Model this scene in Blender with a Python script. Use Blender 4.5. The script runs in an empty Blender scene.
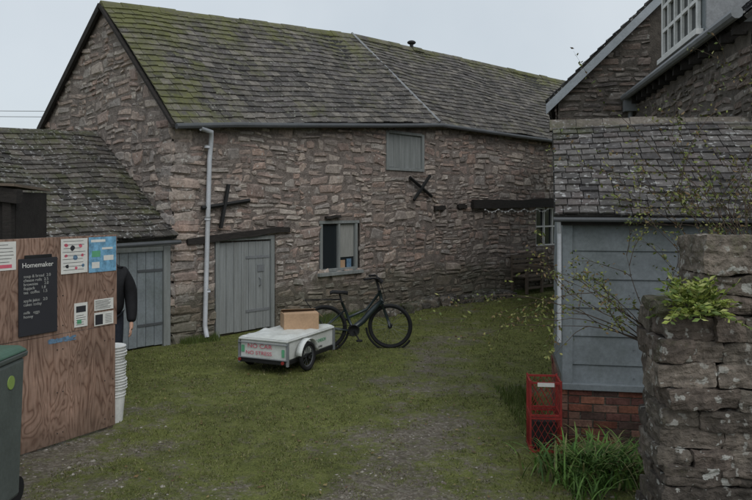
import bpy, bmesh, math, random
from mathutils import Vector, Matrix, noise
random.seed(11)
R=random.uniform
scene=bpy.context.scene
COL=scene.collection

# ---------------------------------------------------------------- materials
def newmat(name):
    m=bpy.data.materials.new(name); m.use_nodes=True
    nt=m.node_tree; nt.nodes.clear()
    out=nt.nodes.new('ShaderNodeOutputMaterial'); b=nt.nodes.new('ShaderNodeBsdfPrincipled')
    nt.links.new(b.outputs[0],out.inputs[0])
    return m,nt,b
def N(nt,t,**k):
    n=nt.nodes.new(t)
    for a,v in k.items(): setattr(n,a,v)
    return n
def noise_n(nt,vec,scale,detail=4,rough=.6,dist=0):
    n=N(nt,'ShaderNodeTexNoise'); n.inputs['Scale'].default_value=scale
    n.inputs['Detail'].default_value=detail; n.inputs['Roughness'].default_value=rough
    n.inputs['Distortion'].default_value=dist
    nt.links.new(vec,n.inputs['Vector']); return n.outputs['Fac']
def ramp(nt,fac,stops):
    r=N(nt,'ShaderNodeValToRGB'); e=r.color_ramp.elements
    e[0].position=stops[0][0]; e[0].color=(*stops[0][1],1)
    e[1].position=stops[1][0]; e[1].color=(*stops[1][1],1)
    for p,c in stops[2:]:
        x=e.new(p); x.color=(*c,1)
    nt.links.new(fac,r.inputs[0]); return r.outputs[0]
def mix(nt,fac,a,b,mode='MIX'):
    m=N(nt,'ShaderNodeMix'); m.data_type='RGBA'; m.blend_type=mode
    for s,i in ((fac,0),(a,6),(b,7)):
        if isinstance(s,(int,float)): m.inputs[i].default_value=s
        elif isinstance(s,tuple): m.inputs[i].default_value=(*s,1)
        else: nt.links.new(s,m.inputs[i])
    return m.outputs[2]
def g3(v): return (v,v,v)
def bump(nt,b,h,strength=.5,dist=.01,prev=None):
    n=N(nt,'ShaderNodeBump'); n.inputs['Strength'].default_value=strength; n.inputs['Distance'].default_value=dist
    nt.links.new(h,n.inputs['Height'])
    if prev: nt.links.new(prev,n.inputs['Normal'])
    nt.links.new(n.outputs[0],b.inputs['Normal']); return n.outputs[0]
def N_sub(nt,s,v):
    n=N(nt,'ShaderNodeMath',operation='SUBTRACT'); nt.links.new(s,n.inputs[0]); n.inputs[1].default_value=v; return n.outputs[0]
def M(name,base=(.5,.5,.5),rough=.8,var=.25,scale=6,bs=.3,bd=.006,attr=False,grime=None,metal=0,spec=.3,stretch=None,lichen=None,moss=None,fine=40,algae=None,gf=.7,g0=.45):
    m,nt,b=newmat(name)
    tc=N(nt,'ShaderNodeTexCoord'); vec=tc.outputs['Object']
    if stretch:
        mp=N(nt,'ShaderNodeMapping'); mp.inputs['Scale'].default_value=stretch
        nt.links.new(vec,mp.inputs[0]); vec=mp.outputs[0]
    if attr:
        a=N(nt,'ShaderNodeAttribute'); a.attribute_name='Col'; col=a.outputs['Color']
        if base!=(1,1,1): col=mix(nt,1.0,col,base,'MULTIPLY')
    else: col=mix(nt,0.0,base,base)
    n1=noise_n(nt,vec,scale,3); n2=noise_n(nt,vec,fine,3,.65)
    col=mix(nt,1.0,col,ramp(nt,n1,[(.3,g3(1-var)),(.7,g3(1+var*.6))]),'MULTIPLY')
    if grime:
        n3=noise_n(nt,vec,1.3,7,.72)
        col=mix(nt,ramp(nt,n3,[(g0,g3(0)),(.72,g3(gf))]),col,grime)
    col=mix(nt,1.0,col,ramp(nt,n2,[(.3,g3(1-var*.8)),(.7,g3(1+var*.5))]),'MULTIPLY')
    if lichen:
        n4=noise_n(nt,tc.outputs['Object'],lichen[1],3,.5)
        n5=noise_n(nt,tc.outputs['Object'],2.0,3,.5)
        f=mix(nt,1.0,ramp(nt,n4,[(lichen[2],g3(0)),(lichen[2]+.04,g3(.85))]),ramp(nt,n5,[(.35,g3(.1)),(.6,g3(1))]),'MULTIPLY')
        col=mix(nt,f,col,lichen[0])
    if moss:
        a=N(nt,'ShaderNodeAttribute'); a.attribute_name='Moss'
        n6=noise_n(nt,tc.outputs['Object'],4.5,8,.85)
        n8=noise_n(nt,tc.outputs['Object'],.9,3,.6)
        ad=N(nt,'ShaderNodeMath',operation='ADD'); nt.links.new(n6,ad.inputs[0]); nt.links.new(a.outputs['Fac'],ad.inputs[1])
        a2=N(nt,'ShaderNodeMath',operation='MULTIPLY_ADD'); nt.links.new(n8,a2.inputs[0]); a2.inputs[1].default_value=.55; nt.links.new(ad.outputs[0],a2.inputs[2])
        col=mix(nt,ramp(nt,N_sub(nt,a2.outputs[0],.275),[(.60,g3(0)),(.86,g3(.82))]),col,moss)
    if algae:
        geo=N(nt,'ShaderNodeNewGeometry'); sx=N(nt,'ShaderNodeSeparateXYZ'); nt.links.new(geo.outputs['Position'],sx.inputs[0])
        n7=noise_n(nt,tc.outputs['Object'],2.5,5,.7)
        ma=N(nt,'ShaderNodeMath',operation='MULTIPLY_ADD'); nt.links.new(n7,ma.inputs[0]); ma.inputs[1].default_value=-1.3
        nt.links.new(sx.outputs[2],ma.inputs[2])
        col=mix(nt,ramp(nt,ma.outputs[0],[(0.0,g3(.55)),(.25,g3(0))]) ,col,algae)
    nt.links.new(col,b.inputs['Base Color'])
    b.inputs['Roughness'].default_value=rough; b.inputs['Metallic'].default_value=metal
    b.inputs['Specular IOR Level'].default_value=spec
    if bs>0: bump(nt,b,n2,bs,bd)
    return m

m_stone=M('rubble_stone',(.93,.915,.90),.92,.36,7,.8,.018,attr=True,fine=26,grime=(.295,.25,.222),gf=.72,g0=.40,lichen=((.48,.46,.42),13,.62),algae=(.085,.09,.055))
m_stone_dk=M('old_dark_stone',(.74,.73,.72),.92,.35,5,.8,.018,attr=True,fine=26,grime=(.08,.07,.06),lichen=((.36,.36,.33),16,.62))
m_mortar=M('lime_mortar',(.25,.21,.185),.95,.4,8,.9,.03,fine=40,grime=(.16,.135,.12),algae=(.07,.07,.045))
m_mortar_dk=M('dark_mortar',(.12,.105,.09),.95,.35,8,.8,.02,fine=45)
m_tile=M('stone_tiles',(1,1,1),.85,.38,5,.6,.01,attr=True,fine=35,lichen=((.33,.33,.29),18,.63),moss=(.12,.125,.038))
m_tile2=M('lichen_tiles',(1,1,1),.85,.38,5,.6,.01,attr=True,fine=35,lichen=((.38,.38,.37),20,.60),moss=(.075,.085,.028))
m_pillar=M('drystone',(.9,.9,.9),.92,.45,7,.9,.025,attr=True,fine=22,grime=(.05,.045,.035),lichen=((.40,.40,.37),15,.60),moss=(.065,.08,.022))
m_brick=M('red_brick',(1,1,1),.9,.4,9,.6,.008,attr=True,fine=50,grime=(.07,.06,.045))
m_paint=M('grey_paint',(.25,.265,.26),.6,.18,3,.15,.003,stretch=(6,6,.6),grime=(.16,.17,.16),fine=30)
m_paintb=M('blue_grey_paint',(.205,.23,.245),.6,.2,3,.25,.004,grime=(.12,.14,.13),fine=30)
m_barge=M('pale_barge_paint',(.36,.39,.42),.6,.16,3,.2,.003,grime=(.25,.26,.26),fine=30)
m_paint_door=M('pale_grey_door',(.27,.285,.285),.6,.2,3,.15,.003,stretch=(8,8,.5),grime=(.19,.195,.185),fine=30)
m_pipe=M('pale_pipe',(.5,.52,.55),.45,.12,4,0,grime=(.33,.33,.31))
m_gut=M('dark_gutter',(.085,.09,.095),.5,.15,4,0)
m_gutg=M('grey_gutter',(.20,.21,.22),.5,.15,4,0)
m_black=M('black_iron',(.018,.018,.018),.6,.2,8,.2)
m_beam=M('tarred_oak',(.03,.026,.023),.85,.4,8,.6,.01,stretch=(1,1,6))
m_wood=M('weathered_wood',(.16,.125,.095),.85,.35,6,.5,.006,stretch=(2,2,10))
m_darkwood_shade=M('dark_boards_and_shade',(.025,.022,.02),.9,.3,5,.4)  # dark boards; the same near-black also paints shade in places
m_white=M('white_paint',(.72,.72,.70),.5,.1,5,.05,grime=(.5,.5,.47))
m_tarp=M('white_plastic',(.66,.68,.66),.45,.1,5,.1,grime=(.42,.43,.38))
m_card=M('cardboard',(.44,.29,.18),.8,.14,6,.1)
m_rub=M('rubber',(.016,.016,.017),.8,.2,10,.1)
m_frame=M('bike_frame_paint',(.02,.03,.033),.3,.05,5,0,spec=.5)
m_metal=M('brushed_metal',(.3,.3,.31),.4,.1,5,0,metal=.9)
m_red=M('red_crate',(.27,.03,.026),.6,.25,6,0)
m_green_lid=M('green_lid',(.06,.12,.085),.5,.12,5,0)
m_bin=M('bin_grey_green',(.10,.115,.108),.55,.15,5,.05)
m_lime=M('lime_badge',(.26,.36,.10),.5,.05,5,0)
m_pink=M('pink_ink',(.6,.12,.17),.6,.1,5,0)
m_ink=M('dark_ink',(.03,.03,.035),.6,.05,5,0)
m_greenink=M('green_ink',(.12,.36,.2),.6,.1,5,0)
m_blueprint=M('blue_print',(.18,.38,.55),.55,.35,14,0)
m_paper=M('paper',(.68,.67,.63),.7,.08,8,0)
m_chalk=M('chalk',(.38,.38,.36),.9,.3,30,0)
m_bluepaint=M('blue_paint_smear',(.13,.22,.32),.7,.3,30,0)
m_cloth=M('black_jacket',(.010,.010,.012),.75,.25,12,.4)
m_jean=M('dark_jeans',(.02,.024,.035),.85,.2,20,.3)
m_skin=M('skin',(.48,.28,.20),.55,.08,12,.05)
m_hair=M('brown_hair',(.05,.03,.02),.7,.3,60,.4)
m_shoe=M('shoe_leather',(.03,.022,.018),.5,.1,8,.1)
m_lead=M('lead_flashing',(.28,.29,.30),.6,.2,8,.1)
m_leaf=M('leaves',(1,1,1),.6,.2,8,0,attr=True)
m_bark=M('twig_bark',(.075,.055,.04),.9,.2,20,.2)
m_peb=M('pebbles',(1,1,1),.85,.25,15,.3,attr=True)
m_curt=M('curtain_cloth',(.30,.30,.28),.9,.2,8,.2,stretch=(8,8,.4))
m_glass,nt,b=newmat('window_glass'); b.inputs['Base Color'].default_value=(.02,.025,.028,1); b.inputs['Roughness'].default_value=.08
m_ply,nt,b=newmat('plywood')
tc=N(nt,'ShaderNodeTexCoord'); mp=N(nt,'ShaderNodeMapping'); mp.inputs['Scale'].default_value=(1.3,1.3,.42)
nt.links.new(tc.outputs['Object'],mp.inputs[0])
nz=noise_n(nt,mp.outputs[0],2.6,3,.5,.6)
mm=N(nt,'ShaderNodeMath',operation='MULTIPLY'); nt.links.new(nz,mm.inputs[0]); mm.inputs[1].default_value=17
fr=N(nt,'ShaderNodeMath',operation='PINGPONG'); nt.links.new(mm.outputs[0],fr.inputs[0]); fr.inputs[1].default_value=.5
col=ramp(nt,fr.outputs[0],[(0,(.15,.08,.055)),(.16,(.26,.16,.115)),(.5,(.34,.22,.165))])
n2=noise_n(nt,tc.outputs['Object'],1.7,6,.7)
col=mix(nt,1.0,col,ramp(nt,n2,[(.3,g3(.55)),(.7,g3(1.15))]),'MULTIPLY')
mp2=N(nt,'ShaderNodeMapping'); mp2.inputs['Scale'].default_value=(60,60,3); nt.links.new(tc.outputs['Object'],mp2.inputs[0])
n3=noise_n(nt,mp2.outputs[0],1,3,.6)
col=mix(nt,1.0,col,ramp(nt,n3,[(.3,g3(.8)),(.7,g3(1.12))]),'MULTIPLY')
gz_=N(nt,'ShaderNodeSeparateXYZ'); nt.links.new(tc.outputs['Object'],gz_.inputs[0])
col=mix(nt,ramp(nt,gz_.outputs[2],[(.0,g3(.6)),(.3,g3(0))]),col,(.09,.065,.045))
nt.links.new(col,b.inputs['Base Color']); b.inputs['Roughness'].default_value=.7; bump(nt,b,n3,.2,.002)

# ---------------------------------------------------------------- helpers
def empty(name,loc=(0,0,0)):
    e=bpy.data.objects.new(name,None); e.location=loc; e.empty_display_size=.2; COL.objects.link(e); return e
class MB:
    def __init__(s): s.V=[];s.F=[];s.C=[];s.Mo=[]
    def add(s,vs,fs,col=(1,1,1),moss=0):
        o=len(s.V); s.V+= [tuple(v) for v in vs]; s.F+=[tuple(i+o for i in f) for f in fs]
        s.C+=[(*col,1)]*len(vs)
        s.Mo+= (moss if isinstance(moss,list) else [moss]*len(vs))
    def build(s,name,mat,parent=None,smooth=False,bevel=0):
        me=bpy.data.meshes.new(name); me.from_pydata(s.V,[],s.F)
        a=me.attributes.new('Col','FLOAT_COLOR','POINT'); a.data.foreach_set('color',[c for q in s.C for c in q])
        a=me.attributes.new('Moss','FLOAT','POINT'); a.data.foreach_set('value',s.Mo)
        if smooth: me.polygons.foreach_set('use_smooth',[True]*len(me.polygons))
        me.materials.append(mat); me.update()
        o=bpy.data.objects.new(name,me); COL.objects.link(o)
        if parent: o.parent=parent
        if bevel:
            md=o.modifiers.new('b','BEVEL'); md.width=bevel; md.segments=2; md.limit_method='ANGLE'
        return o
BF=[(0,3,2,1),(4,5,6,7),(0,1,5,4),(1,2,6,5),(2,3,7,6),(3,0,4,7)]
class Fr:
    def __init__(s,O,d,n,z=0):
        s.O=Vector((O[0],O[1],z)); s.d=Vector((d[0],d[1],0)).normalized(); s.n=Vector((n[0],n[1],0)).normalized()
    def p(s,a,o,z): return s.O+s.d*a+s.n*o+Vector((0,0,z))
def fbox(mb,fr,s0,s1,o0,o1,z0,z1,col=(1,1,1)):
    vs=[fr.p(a,o,z) for z in (z0,z1) for a,o in ((s0,o0),(s1,o0),(s1,o1),(s0,o1))]
    mb.add(vs,BF,col)
def fb(name,par,mat,fr,s0,s1,o0,o1,z0,z1,bevel=.005):
    mb=MB(); fbox(mb,fr,s0,s1,o0,o1,z0,z1); return mb.build(name,mat,par,bevel=bevel)
def tube(mb,pts,r,seg=8,col=(1,1,1),cap=True):
    pts=[Vector(p) for p in pts]; n=len(pts); rr=r if isinstance(r,(list,tuple)) else [r]*n
    vs=[];up=None
    for i,p in enumerate(pts):
        t=(pts[min(i+1,n-1)]-pts[max(i-1,0)])
        if t.length<1e-9: t=Vector((0,0,1))
        t.normalize()
        if up is None: up=Vector((0,0,1)) if abs(t.z)<.9 else Vector((1,0,0))
        a=t.cross(up)
        if a.length<1e-4: a=t.cross(Vector((1,0,0)))
        a.normalize(); bb=a.cross(t); up=bb
        for k in range(seg):
            an=2*math.pi*k/seg; vs.append(p+(a*math.cos(an)+bb*math.sin(an))*rr[i])
    fs=[(i*seg+k,i*seg+(k+1)%seg,(i+1)*seg+(k+1)%seg,(i+1)*seg+k) for i in range(n-1) for k in range(seg)]
    if cap: fs+=[tuple(range(seg)),tuple(range((n-1)*seg,n*seg))[::-1]]
    mb.add(vs,fs,col)
def torus(mb,c,ax,R0,r,seg=40,ss=8,a0=0,a1=2*math.pi):
    c=Vector(c); ax=Vector(ax).normalized(); u=ax.cross(Vector((0,0,1)))
    if u.length<.1: u=Vector((1,0,0))
    u.normalize(); v=u.cross(ax)*-1
    full=abs(a1-a0-2*math.pi)<1e-6
    nn=seg if full else seg+1
    vs=[]
    for i in range(nn):
        a=a0+(a1-a0)*i/seg; d=u*math.cos(a)+v*math.sin(a)
        for k in range(ss):
            b_=2*math.pi*k/ss; vs.append(c+d*(R0+r*math.cos(b_))+ax*(r*math.sin(b_)))
    fs=[]
    for i in range(seg):
        j=(i+1)%nn
        for k in range(ss): fs.append((i*ss+k,j*ss+k,j*ss+(k+1)%ss,i*ss+(k+1)%ss))
    mb.add(vs,fs)
def ball(mb,c,r,col=(1,1,1),seg=12,rg=8):
    c=Vector(c); rx,ry,rz=(r if isinstance(r,(tuple,list)) else (r,r,r))
    vs=[];fs=[]
    for j in range(rg+1):
        th=math.pi*j/rg
        for i in range(seg):
            ph=2*math.pi*i/seg; vs.append(c+Vector((rx*math.sin(th)*math.cos(ph),ry*math.sin(th)*math.sin(ph),rz*math.cos(th))))
    for j in range(rg):
        for i in range(seg): fs.append((j*seg+i,(j+1)*seg+i,(j+1)*seg+(i+1)%seg,j*seg+(i+1)%seg))
    mb.add(vs,fs,col)
PAL=[(.42,.335,.285),(.37,.295,.255),(.45,.38,.33),(.30,.26,.235),(.39,.355,.325),(.50,.445,.395),(.41,.30,.25),(.34,.31,.29),(.24,.21,.19),(.47,.405,.355),(.35,.265,.23),(.31,.23,.20)]
def pc(pal=PAL,j=.12):
    c=random.choice(pal); k=1+R(-j,j); return tuple(x*k for x in c)
US=[0,.1,.36,.66,.9,1]; VS=[0,.2,.52,.82,1]
def stone(mb,fr,s0,s1,z0,z1,out,gap,wav,pal,rough=.012):
    w=s1-s0;h=z1-z0
    j=lambda a:R(-a,a)
    jm=min(w,h)*.34
    c=[(s0+gap+j(jm),z0+gap+j(jm)*.6),(s1-gap+j(jm),z0+gap+j(jm)*.6),(s1-gap+j(jm),z1-gap+j(jm)*.6),(s0+gap+j(jm),z1-gap+j(jm)*.6)]
    vs=[]; o=out+R(-.014,.016); tilt=R(-.010,.010); tl2=R(-.010,.010); sh_=R(-.014,.014)
    for b_ in VS:
        for a in US:
            s=(c[0][0]*(1-a)+c[1][0]*a)*(1-b_)+(c[3][0]*(1-a)+c[2][0]*a)*b_
            z=(c[0][1]*(1-a)+c[1][1]*a)*(1-b_)+(c[3][1]*(1-a)+c[2][1]*a)*b_+sh_*(a-.5)*2
            ea=a in(0,1); eb=b_ in(0,1)
            oo=o+tilt*(a-.5)*2+tl2*(b_-.5)*2+R(-rough,rough)*.5
            if ea or eb: oo=out-.03
            if ea and eb:
                s+=(.5-a)*min(w*.4,h*.7); z+=(.5-b_)*h*.42
            elif ea: s+=j(h*.12)
            elif eb: z+=j(h*.09)
            z+=wav*noise.noise(Vector((s*.55,z*.35,fr.O.x)))+wav*.35*noise.noise(Vector((s*1.9,z*1.2,fr.O.x+9)))
            vs.append(fr.p(s,oo,z))
    n=len(US)
    fs=[(r*n+i,r*n+i+1,(r+1)*n+i+1,(r+1)*n+i) for r in range(len(VS)-1) for i in range(n-1)]
    mb.add(vs,fs,pc(pal,.15))
def runs(z0,z1,smin,smax,ops,top):
    n=max(1,int((smax-smin)/.03)); res=[];st=None
    for i in range(n+1):
        s=smin+(smax-smin)*i/n
        ok=top(s)>=z1-.03
        if ok:
            for a,b_,c,d in ops:
                if a<=s<=b_ and min(z1,d)-max(z0,c)>.35*(z1-z0): ok=False;break
        if ok and st is None: st=s
        if (not ok or i==n) and st is not None:
            if s-st>.05: res.append((st,s))
            st=None
    return res
def rubble(mb,fr,smin,smax,z0,z1,ops,top,ch=(.08,.27),ww=(.12,.50),out=.10,gap=.009,wav=.10,pal=PAL,split=.55):
    zones=[];a=smin
    while a<smax:
        b_=a+R(.8,1.9)
        if smax-b_<.5: b_=smax
        zones.append((a,b_)); a=b_
    for za,zb in zones:
        z=z0+R(-.05,.0)
        while z<z1:
            h=R(*ch)
            if random.random()<.25: h=R(ch[0],.12)
            lo=za if za==smin else za-R(-.03,.12); hi=zb if zb==smax else zb+R(-.03,.12)
            for a,b_ in runs(z,z+h,lo,hi,ops,top):
                s=a
                while s<b_-.01:
                    w=R(*ww)*(1 if random.random()<.85 else 1.35)
                    if h>.2: w=max(w,.2)
                    if b_-s-w<ww[0]*.8: w=b_-s
                    q=random.random()
                    if h>.13 and q<split:
                        m=h*R(.3,.7); w2=w*R(.35,.65)
                        if q<split*.4 or w<.2:
                            stone(mb,fr,s,s+w,z,z+m,out,gap,wav,pal); stone(mb,fr,s,s+w,z+m,z+h,out,gap,wav,pal)
                        elif q<split*.7:
                            stone(mb,fr,s,s+w,z,z+m,out,gap,wav,pal); stone(mb,fr,s,s+w2,z+m,z+h,out,gap,wav,pal); stone(mb,fr,s+w2,s+w,z+m,z+h,out,gap,wav,pal)
                        else:
                            stone(mb,fr,s,s+w2,z,z+m,out,gap,wav,pal); stone(mb,fr,s+w2,s+w,z,z+m,out,gap,wav,pal); stone(mb,fr,s,s+w,z+m,z+h,out,gap,wav,pal)
                    else: stone(mb,fr,s,s+w,z,z+h,out,gap,wav,pal)
                    s+=w
            z+=h
def sheet(mb,fr,smin,smax,z0,ops,top,out=.087,step=.12):
    S=set([smin,smax]); n=int((smax-smin)/step)
    for i in range(n): S.add(smin+(smax-smin)*i/n)
    Z=set([z0,12])
    for a,b_,c,d in ops:
        for q in(a,b_):
            if smin<q<smax:S.add(q)
        for q in(c,d):
            if q>z0:Z.add(q)
    S=sorted(S);Z=sorted(Z)
    for i in range(len(S)-1):
        for k in range(len(Z)-1):
            sm=(S[i]+S[i+1])/2; zm=(Z[k]+min(Z[k+1],top(sm)))/2
            if Z[k]>=top(sm): continue
            if any(a<sm<b_ and c<zm<d for a,b_,c,d in ops): continue
            za=min(Z[k],top(S[i]));zb=min(Z[k],top(S[i+1]));zc=min(Z[k+1],top(S[i+1]));zd=min(Z[k+1],top(S[i]))
            mb.add([fr.p(S[i],out,za),fr.p(S[i+1],out,zb),fr.p(S[i+1],out,zc),fr.p(S[i],out,zd)],[(0,1,2,3)])
def prism(mb,pts,z0,tops,col=(1,1,1)):
    n=len(pts)
    vs=[(p[0],p[1],z0) for p in pts]+[(p[0],p[1],t) for p,t in zip(pts,tops)]
    fs=[(i,(i+1)%n,n+(i+1)%n,n+i) for i in range(n)]+[tuple(range(n))[::-1],tuple(range(n,2*n))]
    mb.add(vs,fs,col)
def roof(mb,EL,ER,RR,RL,row=.17,tw=.23,th=.02,pal=None,mossfn=None,sag=.02,flip=False):
    EL,ER,RR,RL=map(Vector,(EL,ER,RR,RL))
    nrm=(ER-EL).cross(RL-EL).normalized()
    if nrm.z<0: nrm=-nrm
    slope=((RL-EL).length+(RR-ER).length)/2; n=max(2,round(slope/row))
    def P(u,v,o):
        q=(EL*(1-u)+ER*u)*(1-v)+(RL*(1-u)+RR*u)*v
        sg=sag*noise.noise(q*.7)*2
        return q+nrm*(o+sg)
    for r in range(n):
        v0=r/n; v1=min(1.0,(r+1.55)/n)
        L=((EL*(1-v0)+RL*v0)-(ER*(1-v0)+RR*v0)).length
        u=-R(0,.5)*tw/L
        while u<1:
            w=tw*R(.7,1.25)/L
            a=max(0,u)+.003/L*3; b_=min(1,u+w)
            if b_-a>.02/L:
                dv=R(-.014,.014)/slope*1.2; lift=R(0,.010)
                va=max(0,v0+dv) if r else R(-.02,.01)/slope
                tops=[P(a,va,th*2+lift),P(b_,va+R(-.008,.008)/slope,th*2+lift+R(0,.008)),P(b_,v1,th*.7),P(a,v1,th*.7)]
                bot=[P(a,va,th*.9+lift),P(b_,va,th*.9+lift)]
                mo=[(mossfn(a,va) if mossfn else 0)+R(-.05,.05)]*6
                mb.add(tops+bot,[(0,1,2,3),(4,5,1,0),(4,0,3),(5,2,1)],pc(pal,.22),mo)
            u+=w
    vs=[P(0,0,.004),P(1,0,.004),P(1,1,.004),P(0,1,.004)]+[P(0,0,-.05),P(1,0,-.05),P(1,1,-.05),P(0,1,-.05)]
    mb.add(vs,BF,(.03,.028,.025))
def ridge(mb,A,B,seg=.42,r=.12,col=None,moss=.1,pal=None,drop=.10):
    A=Vector(A);B=Vector(B);L=(B-A).length;d=(B-A).normalized();side=d.cross(Vector((0,0,1))).normalized()
    n=int(L/seg)+1
    for i in range(n):
        a=A+(B-A)*(i/n); b_=A+(B-A)*((i+.985)/n); z=R(-.010,.014)
        vs=[]
        for q in(a,b_):
            for k,(x,h) in enumerate([(-r,-drop),(-r*.55,-.02),(0,.035),(r*.55,-.02),(r,-drop)]):
                vs.append(q+side*x+Vector((0,0,h+z+.03)))
        fs=[(k,k+1,5+k+1,5+k) for k in range(4)]+[(0,1,2,3,4),(5,6,7,8,9)]
        mb.add(vs,fs,pc(pal,.15),moss)
TP=[(.10,.092,.082),(.13,.118,.105),(.078,.072,.067),(.155,.14,.122),(.11,.10,.094)]

# ---------------------------------------------------------------- camera
cam=bpy.data.cameras.new('Camera'); co=bpy.data.objects.new('Camera',cam); COL.objects.link(co)
co.location=(0,0,2.25); co.rotation_euler=(math.radians(90),0,0)
cam.lens=35; cam.sensor_width=36; cam.shift_y=-45/752; cam.clip_end=3000; cam.clip_start=.05
scene.camera=co

# ---------------------------------------------------------------- stone barn
C=(-3.28,11.9);K=(1.303,16.99);L=(.669,.743);G=(-.743,.669)
D2=(.751,.660);E=(K[0]+9*D2[0],K[1]+9*D2[1])
n1=(.743,-.669);n2=(.66,-.751)
A=(-4.89,13.35);LC=(-6.75,15.02);RK=(-.606,18.36);BK=(-2.515,19.73);ERd=(6.51,24.69);EB=(4.96,26.46)
barn=empty('stone_barn')
f1=Fr(C,L,n1);f2=Fr(K,D2,n2);fg=Fr(C,G,(-.669,-.743))
top1=lambda s:3.64+.0825*s
top2=lambda s:4.2-.017*s
def topg(s): return 3.58+(5.82-3.58)*s/2.17 if s<2.17 else 5.82+(3.86-5.82)*(s-2.17)/2.5
ops1=[(.72,2.05,-1,1.69),(3.16,4.30,.90,1.94),(5.12,6.42,3.0,3.84)]
ops2=[(3.86,5.1,1.15,2.2)]
mb=MB(); rubble(mb,f1,-.06,6.86,-.1,4.25,ops1,top1)
rubble(mb,f2,0,6.6,-.1,4.25,ops2,top2)
rubble(mb,fg,-.06,4.7,1.2,6.0,[],topg)
z=-.05
while z<3.5:
    h=R(.14,.22); 
    stone(mb,f1,-.12,R(.2,.42),z,z+h,.115,.004,0,PAL); stone(mb,fg,-.12,R(.2,.42),z,z+h,.115,.004,0,PAL); z+=h
mb.build('rubble_walls',m_stone,barn)
mb=MB(); sheet(mb,f1,-.07,6.9,-.3,ops1,top1); sheet(mb,f2,-.02,9,-.3,ops2,top2); sheet(mb,fg,-.07,4.7,-.3,[],topg)
mb.build('mortar',m_mortar,barn)
mb=MB(); prism(mb,[C,K,E,EB,BK,LC],-.3,[3.5,4.05,3.9,3.9,4.1,3.8])
prism(mb,[E,ERd,(ERd[0]-.1,ERd[1]-.1),(E[0]-.1,E[1]-.1)],3.8,[3.95,6.3,6.3,3.95])
prism(mb,[EB,ERd,(ERd[0]-.1,ERd[1]-.1),(EB[0]-.1,EB[1]-.1)],3.8,[3.95,6.3,6.3,3.95])
mb.build('wall_core',m_mortar,barn)
def v3(p,z): return Vector((p[0],p[1],z))
oh=.24
nE=Vector((n1[0],n1[1],0)); nE2=Vector((n2[0],n2[1],0)); Lv=Vector((L[0],L[1],0))
nk=(nE+nE2).normalized()
VO=.15
eC=v3(C,3.57)+nE*oh-Lv*VO+Vector((0,0,-.03)); eK=v3(K,4.135)+nk*oh+Vector((0,0,-.02))
rA=v3(A,5.90)-Lv*VO; rK=v3(RK,6.50)
eE=v3(E,3.98)+nE2*oh+Vector((0,0,-.10)); rE=v3(ERd,6.36)
def moss1(u,v): return .045+.22*max(0,(v-.6)/.4)+.17*max(0,1-u*3.4)+.05*max(0,.5-u)
def moss2(u,v): return .05+.22*max(0,(v-.75)/.25)
mb=MB()
roof(mb,eC,eK,rK,rA,row=.165,tw=.21,pal=TP,mossfn=moss1,sag=.035)
roof(mb,eK,eE,rE,rK,row=.165,tw=.21,pal=TP,mossfn=moss2,sag=.035)
bL=v3(LC,3.88)-nE*.05-Lv*VO+Vector((0,0,-.06)); bK=v3(BK,4.2)-nE*.2; bE=v3(EB,4.0)
roof(mb,bK,bL,rA,rK,row=.3,tw=.4,pal=TP); roof(mb,bE,bK,rK,rE,row=.3,tw=.4,pal=TP)
ridge(mb,rA,rK,pal=TP,moss=.28); ridge(mb,rK,rE,pal=TP,moss=.22)
mb.build('roof_tiles',m_tile,barn)
mb=MB(); q=rK.lerp(rE,.22); tube(mb,[q,q+Vector((0,0,.14))],.05,8); ball(mb,q+Vector((0,0,.17)),(.12,.09,.06)); mb.build('ridge_cowl',m_black,barn)
mb=MB()
for a,b_,hh in((eC,rA,.06),(bL,rA,.15)):
    w=Lv*.03
    vs=[a-w,a+w,b_+w,b_-w]; dn=Vector((0,0,-hh))
    mb.add([x+dn-Lv*.02 for x in vs]+[x+Vector((0,0,-.0))-Lv*.02 for x in vs],BF)
mb.build('barge_boards',m_beam,barn)
mb=MB(); tube(mb,[eK+Vector((0,0,.05)),eK.lerp(rK,.5)+Vector((0,0,.065)),rK+Vector((0,0,.07))],.03,6); mb.build('hip_flashing',m_lead,barn)
mb=MB()
g0=eC+nE*.05+Vector((0,0,-.03)); g1=eK+nk*.05+Vector((0,0,-.03)); g2=eE+nE2*.05+Vector((0,0,-.03))
gm=[g0.lerp(g1,t/6)+Vector((0,0,R(-.012,.012))) for t in range(6)]+[g1.lerp(g2,t/5)+Vector((0,0,R(-.012,.012))) for t in range(6)]
tube(mb,gm,.047,8); mb.build('gutter',m_gut,barn)
mb=MB()
tube(mb,[f1.p(.30,.30,3.50),f1.p(.52,.28,3.46),f1.p(.57,.2,3.3),f1.p(.56,.17,3.0),f1.p(.47,.17,.25),f1.p(.46,.24,.06)],.04,10)
for z in(3.2,2.0,.8): tube(mb,[f1.p(.52,.17,z),f1.p(.52,.17,z+.05)],.052,10)
mb.build('downpipe',m_pipe,barn,smooth=True)
mb=MB()
def bar(fr,a,b_,w=.038,o=.15):
    tube(mb,[fr.p(a[0],o,a[1]),fr.p(b_[0],o+.012,b_[1])],w,5)
bar(f1,(.42,2.20),(1.40,2.33));bar(f1,(.95,2.60),(.78,1.86),o=.17)
bar(f1,(5.85,2.86),(6.62,2.45));bar(f1,(6.55,2.92),(5.95,2.36),o=.17)
mb.build('iron_ties',m_black,barn)
mb=MB()
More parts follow.
